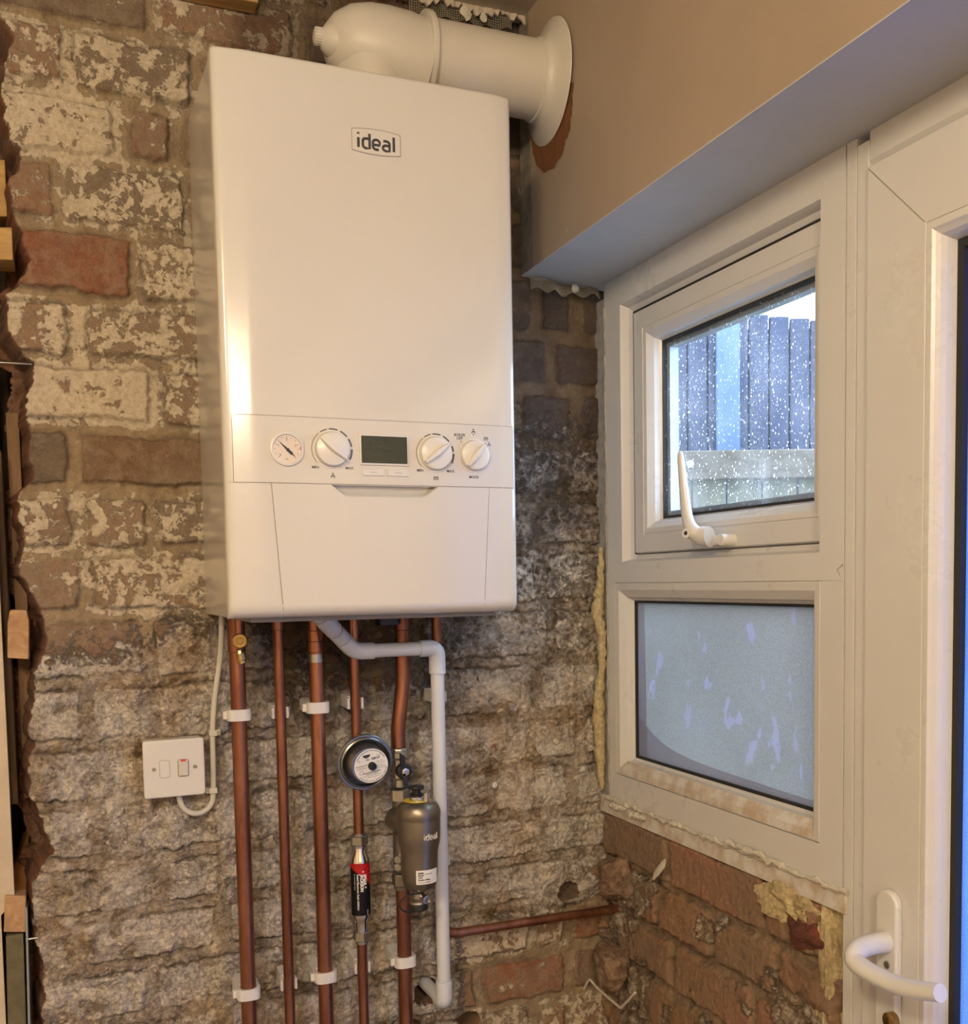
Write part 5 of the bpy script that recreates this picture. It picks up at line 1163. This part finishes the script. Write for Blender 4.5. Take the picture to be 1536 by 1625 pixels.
for (v, lab) in ((1163, 'upper small white nail clip holding the flex beside the switch'), (1254, 'lower small white nail clip holding the flex beside the switch')):
    p = cb(338, v, -.016); o = thing('cable_clip', p, lab, 'cable clip', 'white cable clips'); b_ = MB(); b_.box((p.x-.006, -.022, p.z-.0045), (p.x+.006, .002, p.z+.0045)); s_ = 1 if v < 1200 else -1
    b_.box((p.x+s_*.004, -.016, p.z-.0045), (p.x+s_*.011, .002, p.z+.0045)); b_.build('saddle', 'cable_white', o, bevel=.0012); b_ = MB(); b_.lathe([(0, .0016), (.001, .0016)], (p.x+s_*.0085, -.016, p.z), (0, -1, 0), 10); b_.build('nail', 'screw_steel', o)

# ------------------------------------------------------------------ timber and scraps on the left
def tim(name, label, pts, mat, d, bev=.0015, cat='timber'):
    b = MB(); b.prism([p+Vector((0, -.0045, 0)) for p in pts], d); tag(b.build(name, mat, at_=pts[0], bevel=bev), label, cat)
tb = [at(u, v, 'y', -.035) for u, v in ((270, -30), (412, -30), (410, 24), (270, 2))]
b_ = MB(); b_.box((-.01, -.040, .885), (.1010, -.006, .951)); tag(b_.build('timber_batten', 'yellow_pine', at_=(.05, -.02, .885), bevel=.0015), 'yellow-brown timber batten along the ceiling edge above the boiler', 'timber')
y_ = .02
def LP(u, v, y=y_): return at(u, v, 'y', y)
tim('timber_stub', 'yellow sawn timber stub poking past the brick edge at upper left', [LP(-25, 362, -.004), LP(19, 362, -.004), LP(21, 414, -.004), LP(-25, 412, -.004)], 'yellow_pine', (0, .06, 0))
tim('timber_stud', 'brown timber piece in the cavity just above the yellow stub', [LP(-30, 255, .05), LP(8, 255, .05), LP(12, 345, .05), LP(-30, 345, .05)], 'yellow_pine', (0, .05, 0))
tim('timber_block', 'square cut timber block with visible end grain, halfway up the left edge', [LP(12, 990, 0), LP(16, 968, .0), LP(42, 968, .0), LP(46, 985, .0), LP(46, 1046, .0), LP(12, 1044, .0)], 'end_grain', (0, .05, 0))
tim('timber_noggin', 'orange-brown timber sloping back into the cavity at lower left', [LP(8, 1420, .0), LP(41, 1420, .0), LP(41, 1478, .0), LP(6, 1478, .0)], 'end_grain', (-.0, .0345, 0))
bq_ = MB(); f0 = [LP(8, 1420, .034), LP(41, 1418, .034), LP(41, 1470, .034), LP(8, 1470, .034)]; f1 = [at(36, 1322, 'y', .2), at(47, 1312, 'y', .2), at(47, 1345, 'y', .2), at(36, 1350, 'y', .2)]
bq_.add(f0+f1, [(0, 3, 2, 1), (4, 5, 6, 7), (0, 1, 5, 4), (1, 2, 6, 5), (2, 3, 7, 6), (3, 0, 4, 7)]); tag(bq_.build('timber_rail', 'orange_pine', at_=f0[0]), 'orange pine rail running back into the cavity behind the end-grain noggin', 'timber')
b_ = MB(); P4 = [LP(9, 1486, -.004), LP(37, 1482, -.004), LP(44, 1700, -.004), LP(14, 1700, -.004)]; b_.prism(P4, (0, .045, 0)); gt = b_.build('timber_post', 'green_timber', at_=P4[3], bevel=.0015); tag(gt, 'greenish treated timber post below the end-grain block at lower left', 'timber')
b_ = MB(); P5 = [LP(40, 1440, -.006), LP(43, 1440, -.006), LP(50, 1700, -.006), LP(46, 1700, -.006)]; b_.prism(P5, (0, .05, 0)); tag(b_.build('metal_strip', 'galvanised', at_=P5[2]), 'thin galvanised metal strip between the green timber post and the brick', 'metal strip')
for (x0, x1_, y0, z0, z1, mt, lab) in ((-.262, -.245, .08, -.27, .30, 'brown_stud', 'narrow brown upright timber inside the cavity left of the brick edge'), (-.285, -.268, .04, -.27, .24, 'dark_timber', 'dark upright timber at the cut edge of the plasterboard'), (-.232, -.212, .22, -1.4, .95, 'dark_timber', 'dark timber stud deep in the cavity'), (-.31, -.285, .16, .30, .95, 'brown_stud', 'brown timber stud high at the left edge of the view')):
    b_ = MB(); b_.box((x0, y0, z0), (x1_, y0+.05, z1)); tag(b_.build('timber_stud', mt, at_=(x0, y0, z0), bevel=.001), lab, 'timber')
b_ = MB(); b_.tube([LP(-20, 574, -.005), LP(30, 577, -.005), LP(50, 578, .0)], .0016, 10); b_.lathe([(0, .004), (.001, .004)], LP(-20, 574, -.005), (-1, 0, 0), 12); tag(b_.build('nail', 'screw_steel', at_=LP(20, 577)), 'long steel nail sticking out of the brick edge, upper left', 'nail', 'nails in the brick edge')
b_ = MB(); b_.tube([LP(41, 1491, -.003), LP(60, 1488, -.003)], .0018, 10); tag(b_.build('nail', 'screw_steel', at_=LP(50, 1490)), 'rusty screw spanning the gap beside the green timber post', 'nail', 'nails in the brick edge')
tc_ = at(783, 1245, 'y', -.008); b_ = MB(); b_.lathe([(0, .004), (.006, .0045), (.0065, .003), (.003, .002)], tc_, (0, -1, 0), 16); tag(b_.build('wall_plug', 'nylon', at_=tc_), 'small open wall plug in the brick right of the waste pipe', 'wall plug')

# expanding foam
def foam_path(pts, rs, seed):
    r = random.Random(seed); P = []; R_ = []
    for i in range(len(pts)-1):
        for k in range(6):
            u = k/6; p = Vector(pts[i]).lerp(Vector(pts[i+1]), u); P.append(p+Vector(((r.random()-.5)*.003, (r.random()-.5)*.003, 0))); R_.append((rs[i]*(1-u)+rs[i+1]*u)*(.85+.35*r.random()))
    P.append(Vector(pts[-1])); R_.append(rs[-1]*.6); b = MB(); b.tube(P, R_, 18); return b
fp_ = [at(u, v, 'x', .655) for u, v in ((953, 868), (954, 900), (950, 945), (949, 975), (955, 1010), (955, 1060), (951, 1100), (950, 1150), (953, 1200), (955, 1252))]
b_ = foam_path(fp_, [.003, .006, .009, .012, .007, .006, .010, .011, .0085, .004], 5); tag(b_.build('foam_bead', 'foam', at_=fp_[-1]), 'yellow expanding foam bead squeezed between brick corner and window edge', 'foam')
fq = [at(u, v, 'x', .668) for u, v in ((1222, 1425), (1245, 1440), (1280, 1452), (1305, 1450))]
b_ = lump(at(1266, 1438, 'x', .678), .022, .060, .034, 8, 20, .5); tag(b_.build('foam_filling', 'foam', at_=fq[1]), 'broken yellow foam filling directly under the sill near the door', 'foam')
fq = [at(u, v, 'x', .676) for u, v in ((1330, 1465), (1334, 1520), (1334, 1580), (1336, 1650), (1338, 1720))]
b_ = lump(at(1334, 1590, 'x', .69), .024, .026, .17, 9, 20, .45); tag(b_.build('foam_filling', 'foam', at_=fq[1]), 'upright strip of old yellow foam between low brick wall and door jamb', 'foam')
# knocked out brick lumps
for (u, v, x_, rx, ry, rz, sd, mt, lab) in ((975, 1392, .655, .03, .045, .032, 3, 'brick_chunk', 'broken half brick protruding in the corner just above the copper pipe end'), (975, 1530, .655, .03, .040, .036, 5, 'brick_chunk', 'broken brick lump in the corner below the copper pipe end'), (1290, 1480, .672, .02, .04, .025, 6, 'brick_chunk_red', 'dark red broken brick end beside the foam under the sill')):
    if mt not in M:
        t = NT(mt); n = t.noise(45, 9, .68); c1 = ((.27, .18, .12, 1), (.13, .075, .05, 1)) if mt == 'brick_chunk' else ((.17, .05, .03, 1), (.09, .03, .02, 1))
        t.bsdf(t.mix(t.ramp(n, .38, .58), c1[0], c1[1]), .95, 0, t.noise(120, 6), .8, .004); M[mt] = t.m
    p = at(u, v, 'x', x_); tag(lump(p, rx*1.25, ry*1.2, rz*1.25, sd, 26, .16, 16).build('brick_fragment', mt, at_=p), lab, 'brick fragment', 'broken brick ends by the side wall')
b_ = MB(); q = [at(u, v, 'x', .645) for u, v in ((1036, 1395), (1042, 1385), (1052, 1372), (1056, 1364))]; b_.tube(q, [.0025, .006, .006, .002], 8, square=.4); tag(b_.build('sealant_scrap', 'plaster_crumb', at_=q[0]), 'curled scrap of old sealant resting on the low brick wall', 'sealant scrap', 'sealant scraps')
b_ = MB(); q = [at(u, v, 'x', .63) for u, v in ((916, 1590), (935, 1553), (950, 1570), (985, 1600), (1008, 1575))]; b_.tube(q, .0022, 8, fillet=.006); tag(b_.build('sealant_scrap', 'plaster_crumb', at_=q[2]), 'bent pale strip of old sealant dangling low in the brick corner', 'sealant scrap', 'sealant scraps')

for o in bpy.data.objects:
    if '_o' in o: del o['_o']
